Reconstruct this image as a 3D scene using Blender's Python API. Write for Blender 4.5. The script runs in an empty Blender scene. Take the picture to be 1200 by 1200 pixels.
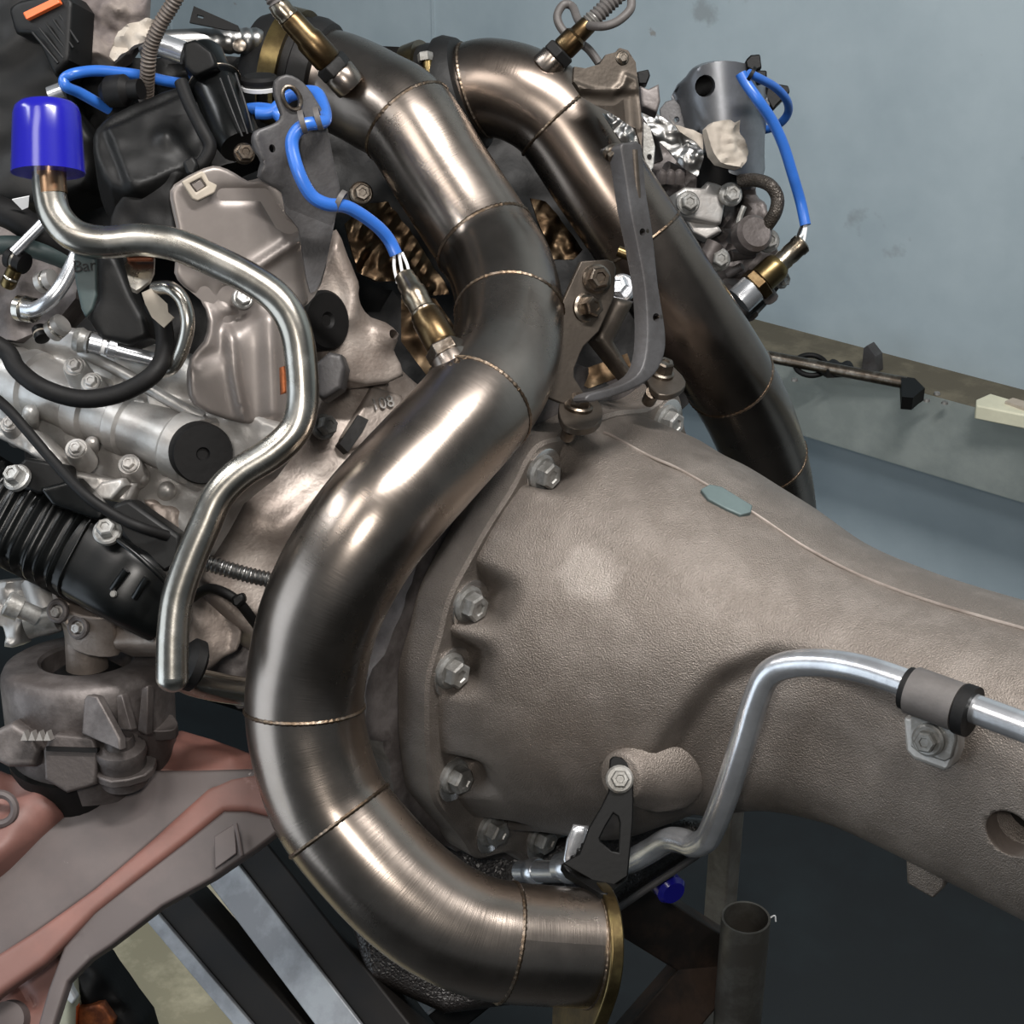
import bpy, bmesh, math, random
from mathutils import Vector, Matrix, noise
from mathutils.geometry import delaunay_2d_cdt
random.seed(7)
S = bpy.context.scene
COL = S.collection
PI = math.pi

# ------------------------------------------------------------------ camera, world, lights
FPX = 1900.0
CAM = Vector((0, 0, 1.5))
PITCH = math.radians(27)
HZ = Vector((-.643, .766, 0)).normalized()
FW = (HZ * math.cos(PITCH) - Vector((0, 0, 1)) * math.sin(PITCH)).normalized()
UP = (HZ * math.sin(PITCH) + Vector((0, 0, 1)) * math.cos(PITCH)).normalized()
RT = FW.cross(UP)
cd = bpy.data.cameras.new('camera'); cam = bpy.data.objects.new('camera', cd); COL.objects.link(cam)
cd.sensor_width = 36; cd.lens = 36 * FPX / 1200; cd.clip_start = .02
cam.matrix_world = Matrix.Translation(CAM) @ Matrix((RT, UP, -FW)).transposed().to_4x4()
S.camera = cam
S.view_settings.view_transform = 'Standard'; S.view_settings.look = 'None'
S.view_settings.gamma = 1; S.view_settings.exposure = 0.0; S.view_settings.use_curve_mapping = False
W = bpy.data.worlds.new('world'); S.world = W; W.use_nodes = True
W.node_tree.nodes['Background'].inputs[0].default_value = (.62, .72, .8, 1)
W.node_tree.nodes['Background'].inputs[1].default_value = .15
def lamp(name, kind, loc, target, energy, color, size=.1, sy=None):
    l = bpy.data.lights.new(name, kind); o = bpy.data.objects.new(name, l); COL.objects.link(o)
    l.energy = energy; l.color = color
    if kind == 'AREA':
        l.size = size
        if sy: l.shape = 'RECTANGLE'; l.size_y = sy
    o.location = loc
    o.rotation_euler = (Vector(target) - Vector(loc)).to_track_quat('-Z', 'Y').to_euler()
    return o
Z0 = Vector((0, 0, 1))
TGT = CAM + FW * 1.15
lamp('work_lamp', 'AREA', CAM + RT * -.06 + UP * .07 + FW * -.04, TGT, 5, (1, .95, .89), .08, .08)
lamp('bench_lamp', 'AREA', CAM + RT * -.62 + UP * .62 + FW * .1, TGT, 4, (1, .95, .9), .3, .45)
lamp('side_fill_light', 'AREA', CAM + RT * -1.5 + FW * 1.1 + Vector((0, 0, 1.25)), CAM + RT * -.7 + FW * 1.5 - Z0 * 1.2, 13, (.96, .98, 1), 1.1, .14)  # unseen light added to brighten the concrete and the left side
lamp('ceiling_tube_lamp', 'AREA', (.1, .6, 2.8), (-.6, 1.3, .6), 62, (1, .97, .94), .9, .12)
lamp('window_light', 'AREA', CAM + RT * -1.7 + FW * .7 + UP * -.45, TGT, 13, (.8, .9, 1), 1.2, 1.7)

# ------------------------------------------------------------------ pixel / plane helpers (measuring points at real distances)
def P(x, y, d): return CAM + FW * d + RT * ((x - 600) / FPX * d) + UP * ((600 - y) / FPX * d)
X = Vector((1, 0, 0)); Y = Vector((0, 1, 0)); Z = Vector((0, 0, 1))
FL = P(667, 737, 1.26)                                             # centre of the gearbox flange
class Plane:
    def __init__(s, p, n):
        s.p = p; s.n = n.normalized()
        if s.n.dot(CAM - p) < 0: s.n = -s.n
    def at(s, x, y, off=0):
        r = P(x, y, 1) - CAM
        return CAM + r * ((s.p + s.n * off - CAM).dot(s.n) / r.dot(s.n))
def pl(x, y, d, gx=0, gy=0):                                        # gx, gy: metres of depth per 100 px
    a = P(x, y, d); b = P(x + 10, y, d + gx * .1); c = P(x, y + 10, d + gy * .1)
    return Plane(a, (b - a).cross(c - a))
def ony(x, y, off): return Plane(FL + Y * off, -Y).at(x, y)
def onx(x, y, off): return Plane(FL + X * off, X).at(x, y)

# ------------------------------------------------------------------ materials
def lin(c): 
    return tuple(((v / 255) / 12.92 if v / 255 < .04045 else ((v / 255 + .055) / 1.055) ** 2.4) for v in c)
MATS = {}
def mat(name, rgb, metal=0, rough=.5, bump=0, bscale=200, var=.0, vscale=8, rgb2=None, lo=.45, hi=.65, uvbrush=False, vor=False, spec=.5, coat=0, rvar=0):
    m = bpy.data.materials.new(name); m.use_nodes = True; nt = m.node_tree; b = nt.nodes['Principled BSDF']
    N = nt.nodes.new; L = nt.links.new
    b.inputs['Metallic'].default_value = metal; b.inputs['Roughness'].default_value = rough
    b.inputs['Specular IOR Level'].default_value = spec; b.inputs['Coat Weight'].default_value = coat
    tc = N('ShaderNodeTexCoord')
    c1 = lin(rgb) + (1,)
    b.inputs['Base Color'].default_value = c1
    if rgb2 or var:
        n = N('ShaderNodeTexNoise'); n.inputs['Scale'].default_value = vscale; n.inputs['Detail'].default_value = 6; n.inputs['Roughness'].default_value = .65
        L(tc.outputs['Object'], n.inputs['Vector'])
        cr = N('ShaderNodeValToRGB'); L(n.outputs['Fac'], cr.inputs['Fac'])
        cr.color_ramp.elements[0].position = lo; cr.color_ramp.elements[1].position = hi
        c2 = (lin(rgb2) + (1,)) if rgb2 else tuple(v * (1 - var) for v in c1[:3]) + (1,)
        cr.color_ramp.elements[0].color = c2; cr.color_ramp.elements[1].color = c1
        L(cr.outputs['Color'], b.inputs['Base Color'])
        if rvar:
            mr = N('ShaderNodeMapRange'); L(n.outputs['Fac'], mr.inputs['Value'])
            mr.inputs['From Min'].default_value = .3; mr.inputs['From Max'].default_value = .7
            mr.inputs['To Min'].default_value = rough - rvar; mr.inputs['To Max'].default_value = rough + rvar
            L(mr.outputs['Result'], b.inputs['Roughness'])
    if bump:
        bp = N('ShaderNodeBump'); bp.inputs['Strength'].default_value = bump; bp.inputs['Distance'].default_value = .001
        if vor:
            t = N('ShaderNodeTexVoronoi'); t.feature = 'DISTANCE_TO_EDGE'; t.inputs['Scale'].default_value = bscale
            o = t.outputs['Distance']; L(tc.outputs['Object'], t.inputs['Vector'])
        else:
            t = N('ShaderNodeTexNoise'); t.inputs['Scale'].default_value = bscale; t.inputs['Detail'].default_value = 3
            o = t.outputs['Fac']
            if uvbrush:
                mp = N('ShaderNodeMapping'); L(tc.outputs['UV'], mp.inputs['Vector']); mp.inputs['Scale'].default_value = (1, .012, 1)
                L(mp.outputs['Vector'], t.inputs['Vector'])
            else: L(tc.outputs['Object'], t.inputs['Vector'])
        L(o, bp.inputs['Height']); L(bp.outputs['Normal'], b.inputs['Normal'])
    MATS[name] = m
    return m
m_wall = mat('painted_wall', (158, 171, 177), 0, .55, .2, 60, rgb2=(140, 154, 161), vscale=2.2, lo=.38, hi=.62)
def stains(m, rgb, scale, lo, hi, amt):
    nt = m.node_tree; N = nt.nodes.new; L = nt.links.new; b = nt.nodes['Principled BSDF']
    tc = N('ShaderNodeTexCoord'); n = N('ShaderNodeTexNoise'); n.inputs['Scale'].default_value = scale; n.inputs['Detail'].default_value = 5; n.inputs['Roughness'].default_value = .6
    L(tc.outputs['Object'], n.inputs['Vector'])
    r = N('ShaderNodeMapRange'); L(n.outputs['Fac'], r.inputs['Value']); r.inputs['From Min'].default_value = lo; r.inputs['From Max'].default_value = hi; r.inputs['To Min'].default_value = 0; r.inputs['To Max'].default_value = amt
    x = N('ShaderNodeMix'); x.data_type = 'RGBA'; L(r.outputs['Result'], x.inputs['Factor']); src = b.inputs['Base Color'].links[0].from_socket
    L(src, x.inputs['A']); x.inputs['B'].default_value = lin(rgb) + (1,); L(x.outputs['Result'], b.inputs['Base Color'])
stains(m_wall, (104, 106, 104), 7, .66, .72, .45); stains(m_wall, (120, 108, 96), 21, .70, .74, .6)
m_floor = mat('dark_teal_floor', (20, 28, 31), 0, .6, .3, 50, rgb2=(13, 18, 21), vscale=5)  # one dark teal tone for all floor outside the pale patch
m_slab = mat('bare_concrete', (228, 216, 184), 0, .7, .5, 40, rgb2=(176, 166, 138), vscale=9)
m_cast = mat('sand_cast_aluminium', (134, 126, 119), .65, .47, .95, 1000, rgb2=(118, 110, 103), vscale=26, rvar=.05)
m_cast2 = mat('cast_aluminium', (166, 156, 148), .5, .46, .3, 350, rgb2=(128, 117, 109), vscale=16)
m_castl = mat('bright_cast_aluminium', (186, 186, 184), .55, .4, .2, 300, rgb2=(160, 156, 152), vscale=18)
m_castd = mat('grimy_cast_aluminium', (112, 106, 104), .4, .52, .35, 260, rgb2=(78, 72, 70), vscale=22)
m_pipe = mat('brushed_stainless_tube', (154, 144, 136), 1, .28, .06, 900, rgb2=(128, 118, 109), vscale=9, lo=.3, hi=.7, uvbrush=True, rvar=.05)
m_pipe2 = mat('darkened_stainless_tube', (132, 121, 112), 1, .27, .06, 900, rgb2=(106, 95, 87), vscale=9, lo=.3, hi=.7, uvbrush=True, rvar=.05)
m_weld = mat('weld_metal', (128, 117, 106), 1, .4, .3, 500, rgb2=(98, 84, 70), vscale=90)
m_chrome = mat('polished_tube', (222, 224, 228), .85, .26, .05, 200, var=.25, vscale=30)
m_steel = mat('bright_steel_tube', (198, 195, 188), 1, .27, .06, 160, rgb2=(168, 163, 154), vscale=22, rvar=.05)
m_zinc = mat('zinc_plated_steel', (158, 158, 156), .55, .42, .2, 400, rgb2=(120, 118, 114), vscale=60)
m_gold = mat('yellow_zinc_steel', (132, 116, 78), 1, .34, .1, 200, rgb2=(98, 84, 58), vscale=40)
m_brass = mat('sensor_body_steel', (112, 96, 70), 1, .34, .1, 200, rgb2=(84, 68, 48), vscale=40)
m_sens = mat('sensor_shell_steel', (160, 152, 138), 1, .28, .15, 200, rgb2=(118, 108, 94), vscale=40)
m_bolt = mat('bolt_steel', (140, 132, 122), 1, .34, .2, 300, rgb2=(96, 86, 76), vscale=60)
m_black = mat('black_plastic', (12, 12, 12), 0, .5, spec=.28, bump=.1, bscale=200, vscale=20, var=.3)
m_gloss = mat('glossy_black_plastic', (7, 8, 8), 0, .3, .03, 80, spec=.32)
m_matt = mat('matt_black_paint', (7, 7, 7), 0, .5, .1, 300, spec=.18)
m_rub = mat('black_rubber', (12, 11, 11), 0, .6, .2, 200, var=.25, vscale=50, spec=.25)
m_core = mat('near_black_iron', (24, 22, 21), .3, .6, .5, 120, rgb2=(10, 10, 10), vscale=14)
m_shield = mat('stamped_heat_shield', (134, 127, 122), .5, .42, .05, 300, rgb2=(122, 115, 111), vscale=10)
m_brack = mat('grey_coated_plate', (78, 77, 78), .3, .5, .2, 400, rgb2=(62, 60, 60), vscale=24)
m_brack2 = mat('brown_grey_steel_plate', (92, 84, 76), .7, .42, .1, 400, rgb2=(74, 67, 60), vscale=24)
m_foilb = mat('heat_tinted_foil', (104, 90, 72), 1, .36, .1, 60, rgb2=(72, 58, 44), vscale=24)
m_foil = mat('crumpled_foil', (176, 175, 173), 1, .34, .2, 90, var=.25, vscale=30)
m_insul = mat('grey_insulation', (134, 124, 116), 0, .8, .6, 120, rgb2=(96, 88, 86), vscale=22)
m_blue = mat('blue_sleeve', (46, 100, 184), 0, .33, .05, 60, var=.12, vscale=30)
m_cap = mat('blue_vinyl_cap', (26, 24, 140), 0, .2, .02, 40, var=.06, vscale=20)
m_copper = mat('coppery_tube_end', (176, 112, 72), 1, .28, .1, 100, rgb2=(150, 122, 98), vscale=30)
m_rust = mat('rusty_weld', (150, 84, 44), .6, .5, .4, 300, rgb2=(98, 52, 30), vscale=60)
m_white = mat('white_wire', (220, 220, 220), 0, .4)
m_cream = mat('cream_plastic', (206, 204, 180), 0, .45, var=.12, vscale=20)
m_tape = mat('masking_paper', (178, 170, 158), 0, .8, .3, 90, rgb2=(158, 149, 138), vscale=26)
m_tag = mat('tan_label', (170, 160, 146), 0, .6, var=.15, vscale=40)
m_tagt = mat('dark_green_plastic', (52, 66, 66), 0, .5, .15, 200, var=.2, vscale=30)
m_galv = mat('galvanised_sheet', (156, 162, 158), .55, .48, .2, 50, rgb2=(142, 149, 146), vscale=14, rvar=.05)
m_dirt = mat('dusty_ledge_top', (104, 98, 82), 0, .8, .4, 100, rgb2=(78, 73, 60), vscale=14)
m_pink = mat('pink_primer_paint', (124, 84, 75), 0, .55, .1, 90, rgb2=(110, 77, 70), vscale=13)
stains(m_pink, (170, 140, 132), 40, .64, .72, .5)
m_pgrey = mat('subframe_grey', (88, 78, 76), 0, .55, .08, 120, rgb2=(78, 70, 69), vscale=12)  # greyer tone, mainly for the flat subframe panels beside the pink ridge
stains(m_pgrey, (176, 168, 164), 55, .70, .74, .8)
m_beam = mat('worn_grey_painted_steel', (150, 154, 158), .3, .5, .4, 60, rgb2=(118, 120, 124), vscale=16)
m_beamd = mat('black_painted_steel', (11, 11, 12), 0, .6, .3, 80, rgb2=(20, 17, 15), vscale=14, spec=.25)
m_rustd = mat('rust_brown_steel', (66, 48, 36), .3, .6, .5, 80, rgb2=(30, 24, 20), vscale=12)
m_crk = mat('crackle_black_paint', (40, 36, 34), .2, .38, 1.0, 330, vor=True, var=.3, vscale=30)
m_orange = mat('orange_plastic', (226, 104, 52), 0, .4)
m_grey = mat('grey_rubber_sleeve', (88, 84, 82), 0, .55, .3, 200, var=.2, vscale=50)
m_hose = mat('brown_grey_loom', (96, 86, 78), 0, .55, .2, 150, var=.3, vscale=60)
m_braid = mat('braided_hose', (70, 64, 58), .5, .45, 1.0, 420, vor=True, var=.4, vscale=80)
m_post = mat('dull_galvanised_post', (118, 116, 110), .5, .5, .3, 60, rgb2=(88, 84, 78), vscale=18)
m_sheet = mat('plain_sheet_metal', (150, 153, 158), .85, .36, .08, 100, rgb2=(128, 130, 134), vscale=14)
m_pad = mat('greyish_machined_pad', (92, 106, 106), .2, .5, .1, 100, var=.12, vscale=30)
m_spot = mat('machined_spot_face', (206, 202, 198), .9, .25, .1, 300, var=.12, vscale=40)

# ------------------------------------------------------------------ mesh helpers
class G:
    def __init__(s): s.v = []; s.f = []; s.uv = None
    def add(s, v, f):
        o = len(s.v); s.v += [Vector(a) for a in v]; s.f += [tuple(i + o for i in q) for q in f]; return s
    def __iadd__(s, g): s.add(g.v, g.f); return s
def wloc(o):
    l = Vector((0, 0, 0))
    while o: l += o.location; o = o.parent
    return l
def obj(name, g, m, parent=None, ang=38, bevel=0, sub=0, smooth=True):
    me = bpy.data.meshes.new(name)
    if parent: base = wloc(parent); loc = Vector((0, 0, 0))
    else:
        xs = [v.x for v in g.v]; ys = [v.y for v in g.v]; zs = [v.z for v in g.v]
        base = Vector(((min(xs) + max(xs)) / 2, (min(ys) + max(ys)) / 2, min(zs))); loc = base
    me.from_pydata([v - base for v in g.v], [], g.f); me.validate()
    if g.uv:
        ul = me.uv_layers.new(name='UVMap')
        for lp in me.loops: ul.data[lp.index].uv = g.uv[lp.vertex_index]
    bm = bmesh.new(); bm.from_mesh(me); bmesh.ops.recalc_face_normals(bm, faces=bm.faces); bm.to_mesh(me); bm.free()
    me.materials.append(m)
    for p in me.polygons: p.use_smooth = smooth
    if smooth: me.set_sharp_from_angle(angle=math.radians(ang))
    o = bpy.data.objects.new(name, me); COL.objects.link(o); o.location = loc
    if parent: o.parent = parent
    if bevel:
        b = o.modifiers.new('bevel', 'BEVEL'); b.width = bevel; b.segments = 2; b.limit_method = 'ANGLE'; b.angle_limit = math.radians(40)
    if sub:
        b = o.modifiers.new('sub', 'SUBSURF'); b.levels = sub; b.render_levels = sub
    return o
def tag(o, label, cat, group=None):
    o['label'] = label; o['category'] = cat
    if group: o['group'] = group
    return o
def thing(name, loc, label, cat, group=None):
    o = bpy.data.objects.new(name, None); COL.objects.link(o); o.location = loc; o.empty_display_size = .02
    return tag(o, label, cat, group)
def cr(pts, n=8, closed=False):
    pts = [tuple(p) for p in pts]; out = []; k = len(pts)
    for i in range(k if closed else k - 1):
        if closed: a, b, c, e = pts[i - 1], pts[i], pts[(i + 1) % k], pts[(i + 2) % k]
        else: a = pts[max(i - 1, 0)]; b = pts[i]; c = pts[i + 1]; e = pts[min(i + 2, k - 1)]
        for j in range(n):
            t = j / n
            out.append(tuple(.5 * (2 * q + (r - p) * t + (2 * p - 5 * q + 4 * r - s) * t * t + (3 * q - p - 3 * r + s) * t ** 3) for p, q, r, s in zip(a, b, c, e)))
    if not closed: out.append(pts[-1])
    return out
def frames(pts):
    ts = []
    for i in range(len(pts)):
        ts.append((pts[min(i + 1, len(pts) - 1)] - pts[max(i - 1, 0)]).normalized())
    n = ts[0].orthogonal().normalized(); fr = []
    for t in ts:
        n = (n - t * n.dot(t)).normalized(); fr.append((t, n, t.cross(n)))
    return fr
def sweep(pts, r, n=20, cap=True, hollow=0, prof=None):
    g = G(); fr = frames(pts); g.uv = []; L = 0
    rr = r if isinstance(r, (list, tuple)) else [r] * len(pts)
    for i, p in enumerate(pts):
        if i: L += (p - pts[i - 1]).length
        for j in range(n + 1):
            a = 2 * PI * j / n
            k = prof(a) if prof else 1
            g.v.append(p + (fr[i][1] * math.cos(a) + fr[i][2] * math.sin(a)) * rr[i] * k); g.uv.append((L, j / n))
    w = n + 1
    for i in range(len(pts) - 1):
        for j in range(n): g.f.append((i * w + j, i * w + j + 1, (i + 1) * w + j + 1, (i + 1) * w + j))
    if cap:
        for i in (0, len(pts) - 1):
            g.v.append(pts[i]); g.uv.append((0, 0)); c = len(g.v) - 1
            for j in range(n): g.f.append((c, i * w + j, i * w + j + 1))
    return g
def PW(pts, n=8): return [P(*q) for q in cr(pts, n)]
def hose(pts, rpx, n=8, seg=16, **k):                               # pixel path with distance, radius given in px at the middle of the path
    d = pts[len(pts) // 2][2]
    return sweep(PW(pts, n), rpx * d / FPX, seg, **k)
def lathe(A, ax, prof, n=28, cap=True):
    ax = ax.normalized(); u = ax.orthogonal().normalized(); v = ax.cross(u); g = G()
    for t, r in prof:
        for j in range(n):
            a = 2 * PI * j / n; g.v.append(A + ax * t + (u * math.cos(a) + v * math.sin(a)) * r)
    for i in range(len(prof) - 1):
        for j in range(n): g.f.append((i * n + j, i * n + (j + 1) % n, (i + 1) * n + (j + 1) % n, (i + 1) * n + j))
    if cap: g.f.append(tuple(range(n))); g.f.append(tuple((len(prof) - 1) * n + j for j in range(n)))
    return g
def between(a, b, r, n=20, ch=.0): # cylinder
    L = (b - a).length
    return lathe(a, b - a, [(0, r - ch), (ch, r), (L - ch, r), (L, r - ch)] if ch else [(0, r), (L, r)], n)
def box(c, ax, dims):
    g = G(); v = []
    for i in (-1, 1):
        for j in (-1, 1):
            for k in (-1, 1): v.append(c + ax[0] * i * dims[0] / 2 + ax[1] * j * dims[1] / 2 + ax[2] * k * dims[2] / 2)
    return g.add(v, [(0, 1, 3, 2), (4, 6, 7, 5), (0, 4, 5, 1), (2, 3, 7, 6), (0, 2, 6, 4), (1, 5, 7, 3)])
def beam(a, b, w, h, up=Z):
    t = (b - a).normalized(); s = t.cross(up).normalized(); u = s.cross(t)
    return box((a + b) / 2, (t, s, u), ((b - a).length, w, h))
def inpoly(x, y, p):
    c = False; j = len(p) - 1
    for i in range(len(p)):
        if (p[i][1] > y) != (p[j][1] > y) and x < (p[j][0] - p[i][0]) * (y - p[i][1]) / (p[j][1] - p[i][1]) + p[i][0]: c = not c
        j = i
    return c
def dpoly(x, y, p):
    b = 1e9; j = len(p) - 1
    for i in range(len(p)):
        ax, ay = p[j]; bx, by = p[i]; dx, dy = bx - ax, by - ay; q = dx * dx + dy * dy or 1e-9
        t = max(0, min(1, ((x - ax) * dx + (y - ay) * dy) / q)); b = min(b, math.hypot(x - ax - dx * t, y - ay - dy * t)); j = i
    return b
def ell(cx, cy, rx, ry, rot=0, n=16):
    c, s = math.cos(math.radians(rot)), math.sin(math.radians(rot))
    return [(cx + rx * math.cos(2 * PI * i / n) * c - ry * math.sin(2 * PI * i / n) * s, cy + rx * math.cos(2 * PI * i / n) * s + ry * math.sin(2 * PI * i / n) * c) for i in range(n)]
def relief(poly, pln, th, h=None, step=0, holes=(), smooth=0, rnd=0, rh=.003):
    """solid cut to an outline on a real plane, th thick, front face modelled by h(x,y) and rounded at its rim"""
    if smooth: poly = cr(poly, smooth, True)
    if step:
        q = []
        for i, a in enumerate(poly):
            b = poly[(i + 1) % len(poly)]; k = max(1, int(math.hypot(b[0] - a[0], b[1] - a[1]) / step))
            q += [(a[0] + (b[0] - a[0]) * t / k, a[1] + (b[1] - a[1]) * t / k) for t in range(k)]
        poly = q
    loops = [poly] + [list(q) for q in holes]
    pts = []; edges = []
    for lp in loops:
        o = len(pts); pts += [Vector((a[0], a[1])) for a in lp]; edges += [(o + i, o + (i + 1) % len(lp)) for i in range(len(lp))]
    if step and rnd:
        A = sum(a[0] * b[1] - b[0] * a[1] for a, b in zip(poly, poly[1:] + poly[:1])); sg = 1 if A > 0 else -1
        for fr_ in (.12, .35, .65, 1.0):
            for i, a in enumerate(poly):
                b = poly[(i + 1) % len(poly)]; p_ = poly[i - 1]; tx, ty = b[0] - p_[0], b[1] - p_[1]; l_ = math.hypot(tx, ty) or 1
                q = (a[0] - ty / l_ * rnd * fr_ * sg, a[1] + tx / l_ * rnd * fr_ * sg)
                if inpoly(q[0], q[1], poly) and dpoly(q[0], q[1], poly) > rnd * fr_ * .86 and not any(inpoly(q[0], q[1], hh) or dpoly(q[0], q[1], hh) < step * .4 for hh in holes): pts.append(Vector(q))
    if step:
        xs = [a[0] for a in poly]; ys = [a[1] for a in poly]
        y = min(ys) + step * .5; row = 0
        while y < max(ys):
            x = min(xs) + step * (.5 + .5 * (row % 2))
            while x < max(xs):
                if inpoly(x, y, poly) and (not rnd or dpoly(x, y, poly) > rnd + step * .35) and all(dpoly(x, y, lp) > step * .45 for lp in loops) and not any(inpoly(x, y, q) for q in holes): pts.append(Vector((x, y)))
                x += step
            y += step * .9; row += 1
    v, e, f, *_ = delaunay_2d_cdt(pts, edges, [], 0, 1e-4)
    fs = []
    for t in f:
        cx = sum(v[i].x for i in t) / 3; cy = sum(v[i].y for i in t) / 3
        if inpoly(cx, cy, poly) and not any(inpoly(cx, cy, q) for q in holes): fs.append(tuple(t))
    g = G(); n = len(v)
    for q in v:
        z = h(q.x, q.y) if h else 0
        if rnd:
            t = min(1, dpoly(q.x, q.y, poly) / rnd); z -= rh * (1 - math.sqrt(max(0, 1 - (1 - t) ** 2)))
        g.v.append(pln.at(q.x, q.y) + pln.n * z)
    for q in v: g.v.append(pln.at(q.x, q.y) - pln.n * th)
    cnt = {}
    for t in fs:
        g.f.append(t); g.f.append(tuple(i + n for i in reversed(t)))
        for a, b in ((t[0], t[1]), (t[1], t[2]), (t[2], t[0])): cnt.setdefault((min(a, b), max(a, b)), []).append((a, b))
    for k, l in cnt.items():
        if len(l) == 1: a, b = l[0]; g.f.append((b, a, a + n, b + n))
    return g
def bolt(parent, p, n, r, m=None, washer=1.45, hgt=1.0, rot=None, name='bolt', stud=0):
    n = n.normalized(); g = G(); wg = None
    if washer: wg = lathe(p, n, [(-r * .3, r * washer), (r * .18, r * washer), (r * .34, r * washer * .86), (r * .34, r * .5)], 22)
    u = n.orthogonal().normalized(); v = n.cross(u); a0 = random.random() if rot is None else rot; k = G()
    def ring(t, rr): return [p + n * t + (u * math.cos(a0 + PI * j / 3) + v * math.sin(a0 + PI * j / 3)) * rr for j in range(6)]
    H = r * (.3 + hgt)
    rings = [ring(0, r), ring(H * .88, r), ring(H, r * .84), ring(H, r * .5), ring(H * .9, r * .42)]
    vs = [q for ri in rings for q in ri]; fs = []
    for i in range(4):
        for j in range(6): fs.append((i * 6 + j, i * 6 + (j + 1) % 6, i * 6 + 6 + (j + 1) % 6, i * 6 + 6 + j))
    fs.append(tuple(24 + j for j in range(6)))
    g.add(vs, fs)
    if stud: g += between(p, p + n * (H + stud), r * .55, 12)
    o = obj(name, g, m or m_bolt, parent, ang=30)
    if wg: obj('washer', wg, m or m_bolt, o, ang=30)
    return o
def ringtube(c, ax, R, r, n=40, k=10, wob=0, nb=0):
    ax = ax.normalized(); u = ax.orthogonal().normalized(); v = ax.cross(u); g = G()
    for i in range(n):
        a = 2 * PI * i / n; o = u * math.cos(a) + v * math.sin(a); rr = r * (1 + (wob * math.sin(a * nb) if nb else 0) + random.uniform(-.12, .12) * (1 if wob else 0))
        for j in range(k):
            b = 2 * PI * j / k; g.v.append(c + o * (R + rr * math.cos(b)) + ax * rr * math.sin(b))
    for i in range(n):
        for j in range(k): g.f.append((i * k + j, ((i + 1) % n) * k + j, ((i + 1) % n) * k + (j + 1) % k, i * k + (j + 1) % k))
    return g
def band(c, ax, R, w, t, n=36):                                    # flat hoop
    return lathe(c - ax.normalized() * w / 2, ax, [(0, R), (0, R + t), (w, R + t), (w, R), (0, R)], n, cap=False)
def text(body, p, right, up, size, depth, m, parent, name='lettering'):
    c = bpy.data.curves.new(name, 'FONT'); c.body = body; c.size = size; c.extrude = depth; c.align_x = 'CENTER'; c.align_y = 'CENTER'
    t = bpy.data.objects.new('tmp', c); COL.objects.link(t); bpy.context.view_layer.update()
    me = bpy.data.meshes.new_from_object(t.evaluated_get(bpy.context.evaluated_depsgraph_get())); bpy.data.objects.remove(t)
    right = right.normalized(); nn = right.cross(up).normalized(); up = nn.cross(right)
    M = Matrix((right, up, nn)).transposed().to_4x4(); M.translation = p - wloc(parent)
    me.transform(M); me.materials.clear(); me.materials.append(m); o = bpy.data.objects.new(name, me); COL.objects.link(o); o.parent = parent; me.name = name
    return o
def nz(x, y, s, k=0): return noise.noise(Vector((x / s, y / s, k)))
def ss(a, b, x):
    t = max(0, min(1, (x - a) / (b - a))); return t * t * (3 - 2 * t)
def seg(x, y, a, b):
    dx, dy = b[0] - a[0], b[1] - a[1]; t = max(0, min(1, ((x - a[0]) * dx + (y - a[1]) * dy) / (dx * dx + dy * dy)))
    return math.hypot(x - a[0] - dx * t, y - a[1] - dy * t)
def ridge(x, y, pts, w, hh): return hh * math.exp(-(min(seg(x, y, pts[i], pts[i + 1]) for i in range(len(pts) - 1)) / w) ** 2)
def structure(o): o['kind'] = 'structure'; return o

# ------------------------------------------------------------------ setting
YW = P(1050, 500, 2.3).y + .1
structure(obj('wall_back', box(Vector((-1.2, YW + .05, 1.6)), (X, Y, Z), (9, .1, 3.2)), m_wall))
structure(obj('floor', box(Vector((-1.2, -.2, -.05)), (X, Y, Z), (9, (YW + .2) * 2, .1)), m_floor))
sl = obj('trim_1', relief([(-300, 1010), (300, 930), (390, 1060), (452, 1200), (470, 1330), (250, 1700), (-1500, 1700), (-1500, 1010)], Plane(Vector((0, 0, .012)), Z), .012), m_slab); structure(sl)
tag(sl, 'bare pale yellowish concrete patch of floor under the stand', 'floor')
# wall seams (panel joints, slightly proud)
for i, x in enumerate((508, 200)):
    a = Plane(Vector((0, YW, 0)), -Y).at(x, 20)
    s_ = structure(obj('trim_%d' % (i + 2), box(Vector((a.x, YW - .001, 1.6)), (X, Y, Z), (.004, .004, 3.2)), m_wall))
    s_['label'] = 'thin vertical joint in the blue wall'
# ledge
q = Plane(Vector((0, YW - .1, 0)), -Y)
zt = (q.at(905, 415).z + q.at(1200, 490).z) / 2; zb = (q.at(940, 515).z + q.at(1200, 582).z) / 2
led = thing('wall_ledge', (-1, YW - .05, zb), 'galvanised sheet metal channel running along the blue wall', 'ledge')
obj('face_panel', box(Vector((-1, YW - .099, (zt + zb) / 2)), (X, Y, Z), (5, .003, zt - zb)), m_galv, led)
obj('top_panel', box(Vector((-1, YW - .05, zt - .001)), (X, Y, Z), (5, .1, .003)), m_dirt, led)
obj('bottom_panel', box(Vector((-1, YW - .05, zb)), (X, Y, Z), (5, .1, .003)), m_galv, led)
tp = Plane(Vector((0, 0, zt + .001)), Z)
for (x, y) in ((931, 446), (1086, 470), (1098, 462), (1107, 473)):
    obj('rivet', lathe(tp.at(x, y), Z, [(0, .005), (.003, .004), (.004, .001)], 10), m_zinc, led)
def T(x, y, z=0): return Plane(Vector((0, 0, zt + z)), Z).at(x, y)
t = thing('breaker_bar', T(980, 440), 'long dull steel breaker bar with black head lying on the galvanised ledge', 'tool')
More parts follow.
